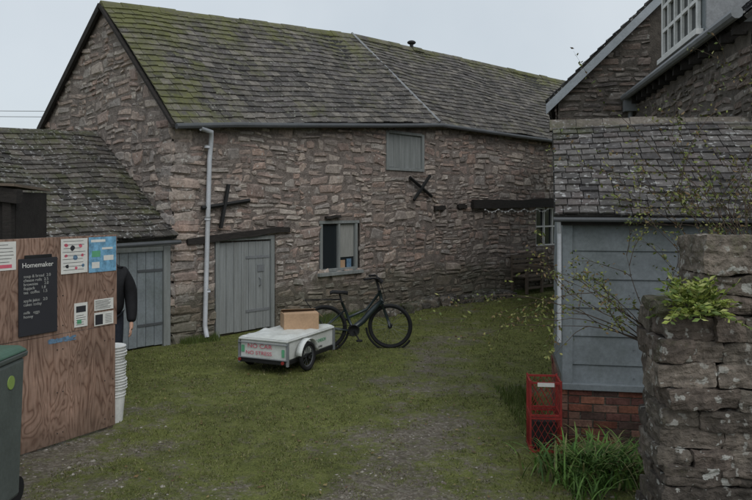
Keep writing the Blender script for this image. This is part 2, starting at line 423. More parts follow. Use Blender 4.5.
def beam(mb,fr,a,b_,h,o0=.02,o1=.16,n=8):
    vs=[];
    for i in range(n+1):
        t=i/n; s=a[0]+(b_[0]-a[0])*t; z=a[1]+(b_[1]-a[1])*t+R(-.010,.010)
        hh=h*R(.85,1.1)
        vs+=[fr.p(s,o0,z),fr.p(s,o1,z+R(-.01,.01)),fr.p(s,o1-.01,z+hh),fr.p(s,o0,z+hh)]
    fs=[(i*4+k,i*4+(k+1)%4,i*4+4+(k+1)%4,i*4+4+k) for i in range(n) for k in range(4)]+[(0,1,2,3),(n*4+3,n*4+2,n*4+1,n*4)]
    mb.add(vs,fs)
beam(mb,f1,(.16,1.60),(2.36,1.76),.10)
beam(mb,f2,(1.25,2.17),(5.3,2.2),.21,o1=.2)
beam(mb,f2,(-.05,2.13),(.3,2.15),.10); beam(mb,f2,(.75,2.17),(1.05,2.17),.10); beam(mb,f1,(3.3,1.98),(3.7,2.0),.05,n=3)
mb.build('oak_lintels',m_beam,barn)
def planks(par,mat,fr,s0,s1,z0,z1,o,n,name='planks'):
    mb=MB(); w=(s1-s0)/n
    for i in range(n): fbox(mb,fr,s0+i*w+.004,s0+(i+1)*w-.004,o,o+.03+R(-.002,.002),z0+R(0,.012),z1)
    fbox(mb,fr,s0,s1,o-.02,o+.006,z0,z1)
    mb.build(name,mat,par,bevel=.004)
planks(barn,m_paint_door,f1,.82,1.95,.03,1.60,.03,7,'door_planks')
for nm,a in(('door_jamb_1',(.74,.82)),('door_jamb_2',(1.95,2.03))): fb(nm,barn,m_paint,f1,a[0],a[1],.0,.10,-.02,1.63)
fb('door_head',barn,m_paint,f1,.74,2.03,.0,.10,1.631,1.70)
mb=MB(); 
for z in(.35,1.3): fbox(mb,f1,1.4,1.93,.062,.07,z,z+.045)
fbox(mb,f1,1.66,1.80,.062,.075,1.06,1.18); tube(mb,[f1.p(1.70,.06,.95),f1.p(1.70,.11,.93),f1.p(1.70,.11,.82),f1.p(1.70,.06,.80)],.01)
mb.build('door_ironwork',m_gutg,barn)
fb('window_glass',barn,m_glass,f1,3.24,4.22,.01,.02,.98,1.86,0)
for i,(a,b_) in enumerate(((3.2,3.27),(4.19,4.26),(3.70,3.755))): fb('window_stile_%d'%i,barn,m_paint,f1,a,b_,.01,.075,.95,1.89)
fb('window_top',barn,m_paint,f1,3.16,4.30,.005,.085,1.88,1.95); fb('window_bottom',barn,m_paint,f1,3.2,4.26,.012,.07,.93,.99)
fb('window_sill',barn,m_paint,f1,3.10,4.34,.0,.17,.86,.925)
fb('curtain',barn,m_curt,f1,3.80,4.18,.02,.028,1.2,1.87,0); fb('sill_clutter',barn,m_card,f1,3.80,3.93,.021,.03,.99,1.14,0); fb('sill_jar',barn,m_bluepaint,f1,3.97,4.1,.03,.04,.99,1.16,0)
planks(barn,m_paint,f1,5.2,6.34,3.06,3.8,.04,6,'hatch_planks')
for i,(a,b_,c,d) in enumerate(((5.12,5.2,3.0,3.84),(6.34,6.42,3.0,3.84),(5.2,6.34,3.0,3.06),(5.2,6.34,3.8,3.86))): fb('hatch_frame_%d'%i,barn,m_paint,f1,a,b_,.0,.115,c,d)
fb('far_glass',barn,m_glass,f2,3.9,5.05,.0,.01,1.2,2.2,0)
for i,s in enumerate((3.86,4.24,4.62,5.0)): fb('far_bar_%d'%i,barn,m_white,f2,s,s+.04,.01,.07,1.15,2.2)
for i,z in enumerate((1.15,1.65,2.14)): fb('far_rail_%d'%i,barn,m_white,f2,3.86,5.05,.008,.062,z,z+.04)
mb=MB(); pts=[]
for i in range(41):
    t=i/40; pts.append(f2.p(1.6+2.6*t,.24,2.15-.07*abs(math.sin(t*math.pi*5))))
tube(mb,pts,.006,4); 
for i in range(0,41,2): ball(mb,pts[i]-Vector((0,0,.02)),.016,seg=6,rg=4)
mb.build('bulb_string',m_white,barn)
rub=MB()
def rock(mb,c,r,pal=PAL,moss=0,sub=2,jit=.25):
    bm=bmesh.new(); bmesh.ops.create_icosphere(bm,subdivisions=sub,radius=1)
    o=Vector((R(0,50),R(0,50),0)); rot=Matrix.Rotation(R(0,6.28),3,'Z')
    vs=[]
    for v in bm.verts:
        k=1+jit*noise.noise(v.co*1.3+o)*1.6
        p=Vector([max(-.72,min(.72,x*k)) for x in v.co]); p=rot@Vector((p.x*r[0],p.y*r[1],p.z*r[2])); vs.append(p+Vector(c))
    fs=[tuple(v.index for v in f.verts) for f in bm.faces]; bm.free()
    mb.add(vs,fs,pc(pal),moss)
for i in range(80):
    s=R(4.2,6.85) if i%2 else None
    p=f1.p(s,R(.15,.7),0) if s else f2.p(R(0,2.4),R(.15,.7),0)
    r=R(.08,.25); rock(rub,(p.x,p.y,r*.3),(r,r*.7,r*.65),pal=[(.14,.13,.11),(.2,.17,.14),(.1,.09,.08)],moss=.1)
rub.build('fallen_stones',m_pillar)

# ---------------------------------------------------------------- tiled outbuilding (left)
sh=empty('tiled_outbuilding')
fs_=Fr(C,(-L[0],-L[1]),n1)
def q(t,g): return (C[0]-L[0]*t+G[0]*g, C[1]-L[1]*t+G[1]*g)
mb=MB(); prism(mb,[q(.13,.02),q(3.5,.02),q(3.5,2.35),q(.13,2.35)],-.1,[1.72,1.72,3.38,3.42])
prism(mb,[q(.13,2.37),q(3.5,2.37),q(3.5,4.5),q(.13,4.5)],-.1,[3.40,3.36,1.8,1.8]); mb.build('walls',m_mortar_dk,sh)
mb=MB()
def ep(t,g,z): p=q(t,g); return Vector((p[0],p[1],z))
roof(mb,ep(3.6,-.18,1.66),ep(.08,-.18,1.72),ep(.12,2.35,3.52),ep(3.6,2.35,3.42),row=.15,tw=.19,pal=[(.075,.068,.06),(.10,.09,.08),(.06,.055,.052),(.12,.105,.092)],mossfn=lambda u,v:.08+.08*v,sag=.05)
roof(mb,ep(.1,4.7,1.7),ep(3.6,4.7,1.7),ep(3.6,2.35,3.44),ep(.1,2.35,3.54),row=.3,tw=.3,pal=TP)
ridge(mb,ep(.12,2.35,3.52),ep(3.6,2.35,3.42),pal=TP,moss=.18)
mb.build('roof_tiles',m_tile2,sh)
fb('fascia',sh,m_paint,fs_,.12,3.5,.06,.10,1.60,1.74); mb=MB(); tube(mb,[fs_.p(.05,.25,1.66),fs_.p(3.6,.25,1.60)],.035,8); mb.build('gutter',m_gut,sh)
planks(sh,m_paintb,fs_,.26,1.15,.03,1.52,.04,6,'door_planks_1'); planks(sh,m_paintb,fs_,1.17,2.2,.03,1.52,.04,7,'door_planks_2')
fb('post_1',sh,m_paint,fs_,.14,.26,.02,.11,-.02,1.595); fb('post_2',sh,m_paint,fs_,2.2,2.32,.02,.11,-.02,1.595); fb('head',sh,m_paint,fs_,.26,2.2,.02,.09,1.52,1.597)
mb=MB(); 
for z in(.35,1.2): fbox(mb,fs_,.27,.7,.071,.08,z,z+.04)
fbox(mb,fs_,1.05,1.12,.07,.09,.8,.92); mb.build('hinges',m_gut,sh)
# ---------------------------------------------------------------- dark timber shelter
ts=empty('timber_shelter'); ft=Fr((-5.3,8.3),(1,0),(0,-1))
mb=MB(); beam(mb,ft,(-.3,2.33),(1.26,2.28),.17,o0=-.06,o1=.09,n=6); mb.build('front_beam',m_beam,ts)
mb=MB(); mb.add([ft.p(-.3,.12,2.53),ft.p(1.25,.12,2.46),ft.p(1.20,-.9,2.42),ft.p(-.3,-.9,2.50),ft.p(-.3,.12,2.56),ft.p(1.25,.12,2.49),ft.p(1.20,-.9,2.45),ft.p(-.3,-.9,2.53)],BF); mb.build('roof_slab',m_wood,ts)
fb('end_boards',ts,m_darkwood_shade,ft,1.14,1.18,-.85,-.07,0,2.40); fb('back_boards',ts,m_darkwood_shade,ft,-.2,1.13,-.85,-.81,0,2.4)
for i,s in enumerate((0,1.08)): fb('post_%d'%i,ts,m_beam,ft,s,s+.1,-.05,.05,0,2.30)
fb('front_shade_sheet',ts,m_darkwood_shade,ft,.1,1.08,-.02,.0,0,2.30)  # near-black sheet painting the dark interior of the open front
fb('crosspiece',ts,m_wood,ft,-.2,.82,.095,.13,2.35,2.45)

# ---------------------------------------------------------------- right house
ho=empty('stone_house')
GO=(3.655,14.5); A2=(.99,-.144); Bd=Vector((.26,.97,0)).normalized()
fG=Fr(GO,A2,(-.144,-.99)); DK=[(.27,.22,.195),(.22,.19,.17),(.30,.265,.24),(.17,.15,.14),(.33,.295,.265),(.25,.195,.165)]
topG=lambda s:4.45+.97*s if s<2.9 else 7.26-.97*(s-2.9)
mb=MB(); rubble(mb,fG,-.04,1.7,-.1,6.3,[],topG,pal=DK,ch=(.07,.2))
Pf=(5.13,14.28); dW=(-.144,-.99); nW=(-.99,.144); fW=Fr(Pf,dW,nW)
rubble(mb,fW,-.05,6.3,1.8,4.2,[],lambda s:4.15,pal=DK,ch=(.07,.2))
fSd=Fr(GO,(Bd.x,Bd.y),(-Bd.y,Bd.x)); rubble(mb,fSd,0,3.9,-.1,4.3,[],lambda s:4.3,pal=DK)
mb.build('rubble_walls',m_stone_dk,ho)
mb=MB(); sheet(mb,fG,-.05,5.8,-.3,[],topG); sheet(mb,fW,-.05,6.3,-.3,[],lambda s:4.2)
b0=Vector((*GO,0)); b1=b0+Vector((A2[0],A2[1],0))*5.8
prism(mb,[(b0.x,b0.y),(b1.x,b1.y),(b1.x+Bd.x*4,b1.y+Bd.y*4),(b0.x+Bd.x*4,b0.y+Bd.y*4)],-.3,[4.4,4.4,4.4,4.4])
w0=Vector((*Pf,0)); w1=w0+Vector((dW[0],dW[1],0))*6.3; ac=Vector((A2[0],A2[1],0))
prism(mb,[(w0.x,w0.y),(w1.x,w1.y),(w1.x+ac.x*5,w1.y+ac.y*5),(w0.x+ac.x*5,w0.y+ac.y*5)],-.3,[4.2]*4)
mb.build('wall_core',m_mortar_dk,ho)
mb=MB()
def gp(s,b_,z): return b0+ac*s+Bd*b_+Vector((0,0,z))
SL=[(.05,.05,.055),(.07,.07,.075),(.04,.04,.045),(.085,.08,.08)]
roof(mb,gp(-.25,4,4.28),gp(-.25,-.22,4.28),gp(2.9,-.22,7.36),gp(2.9,4,7.36),row=.2,tw=.26,pal=SL)
roof(mb,gp(6.05,-.22,4.28),gp(6.05,4,4.28),gp(2.9,4,7.36),gp(2.9,-.22,7.36),row=.3,tw=.3,pal=SL)
def wp(s,o,z): return w0+Vector((dW[0],dW[1],0))*s+ac*o+Vector((0,0,z))
roof(mb,wp(0,-.2,4.32),wp(6.4,-.2,4.32),wp(6.4,2.5,6.6),wp(0,2.5,6.6),row=.2,tw=.26,pal=SL)
roof(mb,wp(6.4,5.2,4.32),wp(0,5.2,4.32),wp(0,2.5,6.6),wp(6.4,2.5,6.6),row=.3,tw=.3,pal=SL)
mb.build('slate_roof',m_tile2,ho)
mb=MB()
for a,b_ in((gp(-.27,-.26,4.22),gp(2.9,-.26,7.30)),(gp(6.07,-.26,4.22),gp(2.9,-.26,7.30))):
    w=Vector((0,-.03,0)); dn=Vector((0,0,-.2))
    mb.add([a+dn,b_+dn,b_+dn+w,a+dn+w,a,b_,b_+w,a+w],BF)
mb.build('barge_board',m_barge,ho)
mb=MB()
for i in range(15): 
    s=.1+i*.43; fbox(mb,fW,s,s+.07,.02,.24,4.16,4.30)
mb.build('rafter_feet',m_darkwood_shade,ho)  # near-black colour paints the shadows under the gutter onto the rafter feet
mb=MB(); tube(mb,[wp(-.02,-.30,4.33),wp(6.5,-.30,4.33)],.065,10); mb.build('gutter',m_gutg,ho)
mb=MB(); tube(mb,[fG.p(1.30,.2,4.3),fG.p(1.30,.2,0)],.045,10); fbox(mb,fG,1.17,1.43,.12,.34,4.05,4.33); tube(mb,[fG.p(1.42,.25,4.3),fG.p(1.6,.3,4.42)],.04,8); mb.build('downpipe_hopper',m_gutg,ho)
fb('dormer_face',ho,m_paintb,fW,1.85,4.25,-.5,-.02,4.5,6.4)
fb('dormer_glass',ho,m_glass,fW,2.05,4.05,-.02,-.012,4.78,5.95,0)
fb('dormer_cheek',ho,m_lead,fW,1.80,1.85,-1.5,-.02,4.4,6.4); fb('dormer_cheek_2',ho,m_lead,fW,4.25,4.3,-1.5,-.02,4.4,6.4)
for i in range(6): s=2.0+i*.4; fb('dormer_bar_%d'%i,ho,m_white,fW,s,s+(.08 if i in(0,5) else .05),-.011,.04,4.72,6.0)
for i,z in enumerate((4.70,5.12,5.52,5.93)): fb('dormer_rail_%d'%i,ho,m_white,fW,1.98,4.1,-.010,.034,z,z+.06)
fb('dormer_sill',ho,m_white,fW,1.9,4.2,-.012,.09,4.62,4.70); fb('dormer_roof',ho,m_darkwood_shade,fW,1.6,4.5,-1.6,.2,6.4,6.5)

# ---------------------------------------------------------------- clad shed on brick plinth (right)
cs=empty('clad_shed'); SA=(.985,-.17); fS=Fr((1.84,7.0),SA,(-.17,-.985)); 
fS2=Fr((1.84,7.0),(.17,.985),(-.985,.17))
BR=[(.20,.075,.05),(.17,.06,.045),(.24,.10,.065),(.13,.06,.05),(.11,.065,.055),(.22,.12,.09)]
def bricks(mb,fr,s0,s1,z0,z1,out):
    r=0;z=z0
    while z<z1-.02:
        s=s0-(.115 if r%2 else 0)
        while s<s1:
            a=max(s,s0);b_=min(s+.222,s1)
            if b_-a>.03: fbox(mb,fr,a,b_-.008+R(-.003,.003),out-.05,out+R(-.006,.006),z+R(-.002,.002),z+.064+R(-.002,.002),pc(BR,.2))
            s+=.228
        z+=.0745;r+=1
mb=MB(); bricks(mb,fS,.0,2.5,.0,.53,.06); bricks(mb,fS2,-.055,1.5,.0,.53,.06); mb.build('brick_plinth',m_brick,cs,bevel=.003)
fb('plinth_mortar',cs,m_mortar,fS,.0,2.5,-1.5,.052,-.1,.528,0); 
fb('plinth_mortar_side',cs,m_mortar,fS2,-.045,1.5,-.1,.052,-.1,.525,0)
fb('core',cs,m_paintb,fS,.02,2.5,-1.5,-.01,.53,2.15,0)
mb=MB(); z=.535
for h in [.20,.27,.27,.27,.27,.27]:
    for fr,e in((fS,2.5),(fS2,1.5)):
        vs=[fr.p(.03,-.01,z),fr.p(e,-.01,z),fr.p(e,.036,z),fr.p(.03,.036,z),fr.p(.03,-.01,z+h),fr.p(e,-.01,z+h),fr.p(e,.022,z+h),fr.p(.03,.022,z+h)]
        mb.add(vs,BF)
    z+=h
mb.build('weatherboards',m_paintb,cs,bevel=.003)
fb('corner_post',cs,m_paintb,fS,-.06,.035,-.04,.065,.535,2.13); fb('bottom_rail',cs,m_paintb,fS,-.06,2.5,.0,.085,.50,.56)
mb=MB()
for s in(.6,1.2,1.8):
    for k in range(6): tube(mb,[fS.p(s,.03,.62+k*.27),fS.p(s,.042,.62+k*.27)],.006,6)
mb.build('board_nails',m_gutg,cs)
mb=MB()
def sp(s,b_,z): return fS.p(s,-b_,z)
roof(mb,sp(-.14,-.16,2.14),sp(2.6,-.16,2.14),sp(2.6,1.52,3.18),sp(-.05,1.52,3.18),row=.135,tw=.16,th=.014,pal=[(.09,.084,.08),(.115,.105,.10),(.068,.063,.062),(.135,.125,.118),(.105,.09,.085)],mossfn=lambda u,v:.0+.12*(v>.85)+.08*(v<.12),sag=.014)
ridge(mb,sp(-.08,1.52,3.18),sp(2.6,1.52,3.18),seg=.3,r=.1,pal=[(.12,.105,.09),(.15,.13,.11)],moss=.12)
mb.build('roof_tiles',m_tile2,cs)
mb=MB(); p=[sp(.0,.02,2.13),sp(.0,1.5,2.13),sp(.0,1.5,3.12)]; p2=[sp(.04,.02,2.13),sp(.04,1.5,2.13),sp(.04,1.5,3.12)]
mb.add(p+p2,[(0,1,2),(3,5,4),(0,2,5,3),(0,3,4,1),(1,4,5,2)]); fbox(mb,fS,.0,2.5,-1.52,-1.5,0,3.12); mb.build('gable_infill',m_paintb,cs)
fb('fascia',cs,m_darkwood_shade,fS,-.1,2.6,.10,.13,2.06,2.15); mb=MB(); tube(mb,[sp(-.15,-.175,2.115),sp(2.6,-.175,2.105)],.022,8); mb.build('gutter',m_gut,cs)  # dark gutter colour paints the thin shadow edge along the eave
mb=MB(); tube(mb,[sp(-.10,-.16,2.10),sp(-.09,-.09,1.98),sp(-.09,-.09,.95)],.02,8); mb.build('downpipe',m_pipe,cs)

# ---------------------------------------------------------------- dry stone pillar wall
PP=[(.13,.108,.09),(.17,.145,.12),(.095,.08,.068),(.21,.175,.145),(.15,.12,.10)]
def block(mb,c,sz,rot,moss=-.1,sub=5,rnd=.16,pal=PP):
    off=Vector((R(0,90),R(0,90),R(0,90))); vs=[];fs=[];idx={}
    Mx=Matrix.Rotation(rot,3,'Z')@Matrix.Rotation(R(-.05,.05),3,'X')@Matrix.Rotation(R(-.06,.06),3,'Y')
    def vid(p):
        k=tuple(round(x,4) for x in p)
        if k in idx:return idx[k]
        v=Vector(p); m=v.length
        rr=v.normalized()*1.15
        q2=v.lerp(rr,rnd*(max(0,m-1)/.73)**1.2*1.6)
        w=Vector((q2.x*sz[0]/2,q2.y*sz[1]/2,q2.z*sz[2]/2))
        nn=noise.noise_vector(w*9+off)*.020+noise.noise_vector(w*25+off)*.010+noise.noise_vector(w*60+off)*.004
        st=noise.noise(Vector((w.x*2,w.y*2,w.z*26))+off)*.012
        w=w+nn+v.normalized()*st
        idx[k]=len(vs); vs.append(Mx@w+Vector(c)); return idx[k]
    n=sub
    for ax in range(3):
        for sg in(-1,1):
            for i in range(n):
                for j in range(n):
                    qd=[]
                    for di,dj in((0,0),(1,0),(1,1),(0,1)):
                        a=-1+2*(i+di)/n;b_=-1+2*(j+dj)/n;p=[0,0,0];p[ax]=sg;p[(ax+1)%3]=a;p[(ax+2)%3]=b_;qd.append(vid(p))
                    fs.append(tuple(qd))
    mb.add(vs,fs,pc(pal,.2),moss)
mb=MB(); th=-.10
fP=Fr((1.86,4.75),(math.cos(th),math.sin(th)),(math.sin(th),-math.cos(th)))
z=-.05
while z<1.50:
    h=R(.05,.16)
    for row,o in((0,-.15),(1,-.45)):
        s=R(-.03,.04)
        while s<1.9:
            w=R(.13,.46); c=fP.p(s+w/2,o+R(-.03,.03),z+h/2)
            block(mb,c,(w*1.02,.32,h*1.02),th+R(-.07,.07),sub=8 if row==0 else 3,rnd=.12,moss=R(-.1,.08)); s+=w
    z+=h
z0=z
while z<1.74:
    h=R(.09,.14); s=.25+R(-.03,.03)
    while s<1.9:
        w=R(.2,.42); block(mb,fP.p(s+w/2,-.3,z+h/2),(w*1.02,.5,h*1.03),th+R(-.05,.05),sub=8,rnd=.12,moss=.05); s+=w
    z+=h
s=.26
for w in(.36,.5,.5):
    block(mb,fP.p(s+w/2,-.28,z+.13),(w*1.0,.5,2.04-z),th+R(-.06,.06),sub=12,rnd=.1,moss=.1); s+=w
block(mb,fP.p(.12,-.2,z0+.04),(.3,.4,.1),th,moss=.2,sub=8)
mb.build('dry_stone_wall',m_pillar,None)

# ---------------------------------------------------------------- ground
def sm(a,b_,x): t=max(0,min(1,(x-a)/(b_-a))); return t*t*(3-2*t)
def grassy(x,y):
    pcx=.0+(y-5)*.17; hw=.4+.25*noise.noise(Vector((y*.5,3,0)))
    d=abs(x-pcx)
    g=.42+sm(hw*.2,hw*2.6,d)*.34
    g+=.10*sm(8.5,11,y)
    g-=.30*sm(6.4,4.8,y) ; g-=.40*sm(-1.7,-2.9,x)*sm(8.6,7.0,y)
    g-=.25*sm(1.0,1.8,x)*sm(8.5,6.5,y)
    g+=.30*noise.noise(Vector((x*.8,y*.8,1)))+.30*noise.noise(Vector((x*2.3,y*2.3,4)))
    g+=.10*sm(12,15,y)
    return max(0,min(1,g))
def gz(x,y): 
    f=1 if (-8<x<10 and 0<y<26) else 0
    return f*(.020*noise.noise(Vector((x*1.1,y*1.1,0)))+.012*noise.noise(Vector((x*4,y*4,0))))
xs=[-800,-300,-100,-40,-20,-12]+[-7+i*.1 for i in range(151)]+[12,20,40,100,300,800]
ys=[-300,-60,-15,-4]+[1+i*.1 for i in range(231)]+[28,34,50,100,300,900]
vs=[];mo=[]
for y in ys:
    for x in xs:
        vs.append((x,y,gz(x,y))); mo.append(grassy(x,y) if -7<=x<=8 and 1<=y<=24 else .8)
nx=len(xs); fs=[(j*nx+i,j*nx+i+1,(j+1)*nx+i+1,(j+1)*nx+i) for j in range(len(ys)-1) for i in range(nx-1)]
m_gr,nt,b=newmat('mossy_gravel_yard')
tc=N(nt,'ShaderNodeTexCoord'); V=tc.outputs['Object']
at=N(nt,'ShaderNodeAttribute'); at.attribute_name='Moss'
vo=N(nt,'ShaderNodeTexVoronoi'); vo.inputs['Scale'].default_value=38; nt.links.new(V,vo.inputs['Vector'])
sc_=N(nt,'ShaderNodeSeparateColor'); nt.links.new(vo.outputs['Color'],sc_.inputs[0])
gcol=ramp(nt,noise_n(nt,V,14,5,.75),[(.3,(.09,.075,.055)),(.5,(.155,.13,.098)),(.72,(.24,.21,.165))])
gcol=mix(nt,.45,gcol,ramp(nt,sc_.outputs[0],[(.1,(.07,.06,.048)),(.6,(.165,.145,.115)),(.95,(.30,.275,.235))]))
mcol=ramp(nt,noise_n(nt,V,5,7,.8),[(.28,(.064,.07,.022)),(.48,(.12,.135,.034)),(.7,(.195,.205,.062))])
mcol=mix(nt,1.0,mcol,ramp(nt,noise_n(nt,V,60,3,.7),[(.3,g3(.6)),(.7,g3(1.3))]),'MULTIPLY')
h=N(nt,'ShaderNodeMath',operation='ADD'); nt.links.new(at.outputs['Fac'],h.inputs[0])
sb=N(nt,'ShaderNodeMath',operation='MULTIPLY_ADD'); nt.links.new(noise_n(nt,V,6,8,.82),sb.inputs[0]); sb.inputs[1].default_value=2.3; sb.inputs[2].default_value=-1.15
nt.links.new(sb.outputs[0],h.inputs[1])
col=mix(nt,ramp(nt,h.outputs[0],[(.26,g3(0)),(.64,g3(1))]),gcol,mcol)
col=mix(nt,1.0,col,ramp(nt,noise_n(nt,V,.9,6,.65),[(.3,g3(.68)),(.7,g3(1.16))]),'MULTIPLY')
nt.links.new(col,b.inputs['Base Color']); b.inputs['Roughness'].default_value=.85; b.inputs['Specular IOR Level'].default_value=.25
bn=bump(nt,b,noise_n(nt,V,45,5,.75),.8,.02); bump(nt,b,vo.outputs['Distance'],.4,.012,bn)
mb=MB(); mb.V=vs;mb.F=fs;mb.C=[(1,1,1,1)]*len(vs);mb.Mo=mo
mb.build('ground',m_gr,None,smooth=True)
mb=MB(); cnt=0
def blocked(x,y):
    a=(x-C[0])*n1[0]+(y-C[1])*n1[1]; b_=(x-K[0])*n2[0]+(y-K[1])*n2[1]
    if a<.1 or b_<.1: return True
    return x>1.75 and y<8.6 and y>7 or x>3.6+ (y-14.5)*.27 and y>13
for i in range(220000):
    y=4.6*(20/4.6)**random.random(); x=R(-.56,.50)*y
    if blocked(x,y): continue
    g=grassy(x,y)+.7*noise.noise(Vector((x*3.3,y*3.3,9)))
    if random.random()>g*1.3-.35: continue
    hh=R(.008,.028)*(1.9 if random.random()<.06 else 1); w=R(.003,.007)*(y/7)
    an=R(0,6.28); dx,dy=math.cos(an)*w,math.sin(an)*w; lx,ly=R(-.02,.02),R(-.02,.02); z=gz(x,y)-.003
    k=R(.7,1.3); c=random.choice([(.11,.125,.034),(.15,.165,.048),(.08,.10,.028),(.19,.185,.08),(.14,.12,.065)])
    mb.add([(x-dx,y-dy,z),(x+dx,y+dy,z),(x+lx,y+ly,z+hh)],[(0,1,2)],tuple(q_*k for q_ in c)); cnt+=1
    if cnt>75000: break
for i in range(6500):
    ch=random.random()
    if ch<.5: p=f1.p(R(2.2,6.8),.14+abs(random.gauss(0,.12)),0)
    elif ch<.75: p=f2.p(R(0,5),.14+abs(random.gauss(0,.15)),0)
    elif ch<.85: p=f1.p(R(.0,.7),.14+abs(random.gauss(0,.08)),0)
    else: p=Vector((R(1.45,1.8),R(6.3,9),0))
    hh=R(.04,.15)*(.6+.8*abs(noise.noise(p*1.5))*2); an=R(0,6.28); w=.005; k=R(.7,1.3)
    mb.add([(p.x-w,p.y,-.01),(p.x+w,p.y,-.01),(p.x+R(-.05,.05),p.y+R(-.05,.05),hh)],[(0,1,2)],(.08*k,.11*k,.025*k))
mb.build('grass',m_leaf)
mb=MB(); PV=[(.17,.148,.12),(.12,.103,.083),(.21,.19,.155),(.15,.125,.10),(.30,.275,.24)]
octf=[(0,2,4),(2,1,4),(1,3,4),(3,0,4),(2,0,5),(1,2,5),(3,1,5),(0,3,5)]
for i in range(28000):
    y=4.4*(17/4.4)**random.random(); x=R(-.56,.5)*y
    if blocked(x,y): continue
    if random.random()<grassy(x,y)*1.6-.05: continue
    r=R(.005,.014)*(1 if random.random()<.93 else 2.1); z=gz(x,y)+r*.05; a=R(0,3.14); ca,sa=math.cos(a),math.sin(a)
    e=R(.6,1.3)
    pts=[(r*e,0,0),(-r*e,0,0),(0,r,0),(0,-r,0),(R(-.3,.3)*r,R(-.3,.3)*r,r*.5),(0,0,-r*.5)]
    mb.add([(x+px*ca-py*sa,y+px*sa+py*ca,z+pz) for px,py,pz in pts],octf,pc(PV,.2))
mb.build('gravel',m_peb)
mb=MB()
for i in range(520):
    y=4.8*(14/4.8)**random.random(); x=R(-.5,.45)*y
    if blocked(x,y): continue
    r=R(.012,.028); a=R(0,6.28); z=gz(x,y)+.012
    vs=[(x+r*math.cos(a+t)*k,y+r*math.sin(a+t)*k,z+R(0,.012)) for t,k in((0,1),(1.57,.5),(3.14,1),(4.71,.5))]
    mb.add(vs,[(0,1,2,3)],random.choice([(.16,.10,.04),(.10,.06,.03),(.22,.17,.07)]))
mb.build('fallen_leaves',m_leaf)

# ---------------------------------------------------------------- notice board
nb=empty('notice_board'); fB=Fr((-3.15,6.5),(.498,.867),(.867,-.498))
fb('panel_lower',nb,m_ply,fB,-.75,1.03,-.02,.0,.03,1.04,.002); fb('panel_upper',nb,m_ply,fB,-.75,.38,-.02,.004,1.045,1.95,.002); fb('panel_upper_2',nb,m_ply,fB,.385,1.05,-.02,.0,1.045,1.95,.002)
for i,s in enumerate((-.7,.1,.95)): fb('stud_%d'%i,nb,m_wood,fB,s,s+.07,-.1,-.021,0,1.92)
mb=MB(); 
for z in(1.75,1.4,1.12,.9,.5,.12):
    for s in(-.02,.36,.42,.9,1.0): ball(mb,fB.p(s,.002,z),.006,seg=6,rg=4)
mb.build('screws',m_black,nb)
fb('menu_board',nb,m_ink,fB,-.04,.345,.006,.024,1.08,1.77,.003)
fb('menu_board_head',nb,m_black,fB,.02,.29,.006,.022,1.771,1.80,.003)
def text(name,par,body,fr,s,z,o,size,mat,width=1.0):
    c=bpy.data.curves.new(name,'FONT'); c.body=body; c.size=size; c.extrude=.0008; c.align_x='LEFT'; c.space_line=.95
    ob=bpy.data.objects.new(name,c); COL.objects.link(ob); ob.data.materials.append(mat)
    d=fr.d;n=fr.n; up=Vector((0,0,1))
    mt=Matrix((( d.x*width,up.x,n.x,0),(d.y*width,up.y,n.y,0),(0,1,0,0),(0,0,0,1))); mt.translation=fr.p(s,o,z)
    ob.parent=par; ob.matrix_parent_inverse=Matrix(); ob.matrix_world=mt; return ob
text('menu_title',nb,'Homemaker',fB,-.015,1.69,.026,.062,m_paper)
text('menu_lines',nb,'soup & bread  3.0\ncheese rolls  2.5\nbrownies      2.0\nflapjack      1.8\ntea  coffee   1.5\n\napple juice   2.0\ncakes today\n\nmilk   eggs\nhoney',fB,.0,1.60,.026,.038,m_chalk)
def poster(nm,s0,s1,z0,z1,mat): fb(nm,nb,mat,fB,s0,s1,.006,.0085,z0,z1,0)
poster('poster_white',.395,.69,1.60,1.93,m_paper); poster('poster_blue',.705,1.035,1.59,1.935,m_blueprint)
poster('flyer_1',.54,.69,1.08,1.31,m_paper); poster('flyer_2',.77,1.0,1.21,1.32,m_paper); poster('flyer_3',.77,1.0,1.06,1.19,m_paper); poster('poster_edge',-.45,-.06,1.68,1.93,m_paper)
mb=MB();mk=MB();mw=MB();mg=MB()
def blot(M_,s0,s1,z0,z1): fbox(M_,fB,s0,s1,.009,.0098,z0,z1)
mb2=MB()
for i_,(cx_,cz_,rr) in enumerate(((.45,1.87,.026),(.52,1.84,.03),(.61,1.86,.024),(.45,1.77,.022),(.55,1.75,.032),(.63,1.77,.02),(.46,1.67,.024),(.56,1.65,.02),(.64,1.67,.022))):
    M_=(mb,mk,mb,mb,mb2,mb,mk,mb,mb2)[i_]; M_.add([fB.p(cx_+rr*math.cos(t*.9)*R(.6,1),.0095,cz_+rr*math.sin(t*.9)*R(.6,1)) for t in range(7)],[tuple(range(7))])
for k in range(9): blot(mk,.41+R(0,.02),.60+R(0,.07),1.905-k*.034,1.9085-k*.034)
for k in range(6): blot(mk,-.3,-.1+R(-.05,.02),1.90-k*.03,1.904-k*.03)
blot(mb,-.4,-.1,1.70,1.73)
blot(mw,.73,.9,1.885,1.91); blot(mw,.74,.83,1.63,1.69); blot(mw,.88,1.0,1.70,1.75);blot(mw,.86,.99,1.81,1.83); blot(mg,.74,.84,1.74,1.80)
for k in range(7): blot(mk,.78,.98-R(0,.05),1.225+k*.013,1.229+k*.013)
blot(mk,.78,.87,1.07,1.17); 
for k in range(6): blot(mk,.90,.98,1.08+k*.016,1.084+k*.016)
blot(mk,.56,.67,1.22,1.28); blot(mg,.57,.62,1.11,1.15)
for k in range(5): blot(mk,.56,.67-R(0,.03),1.10+k*.022,1.104+k*.022)
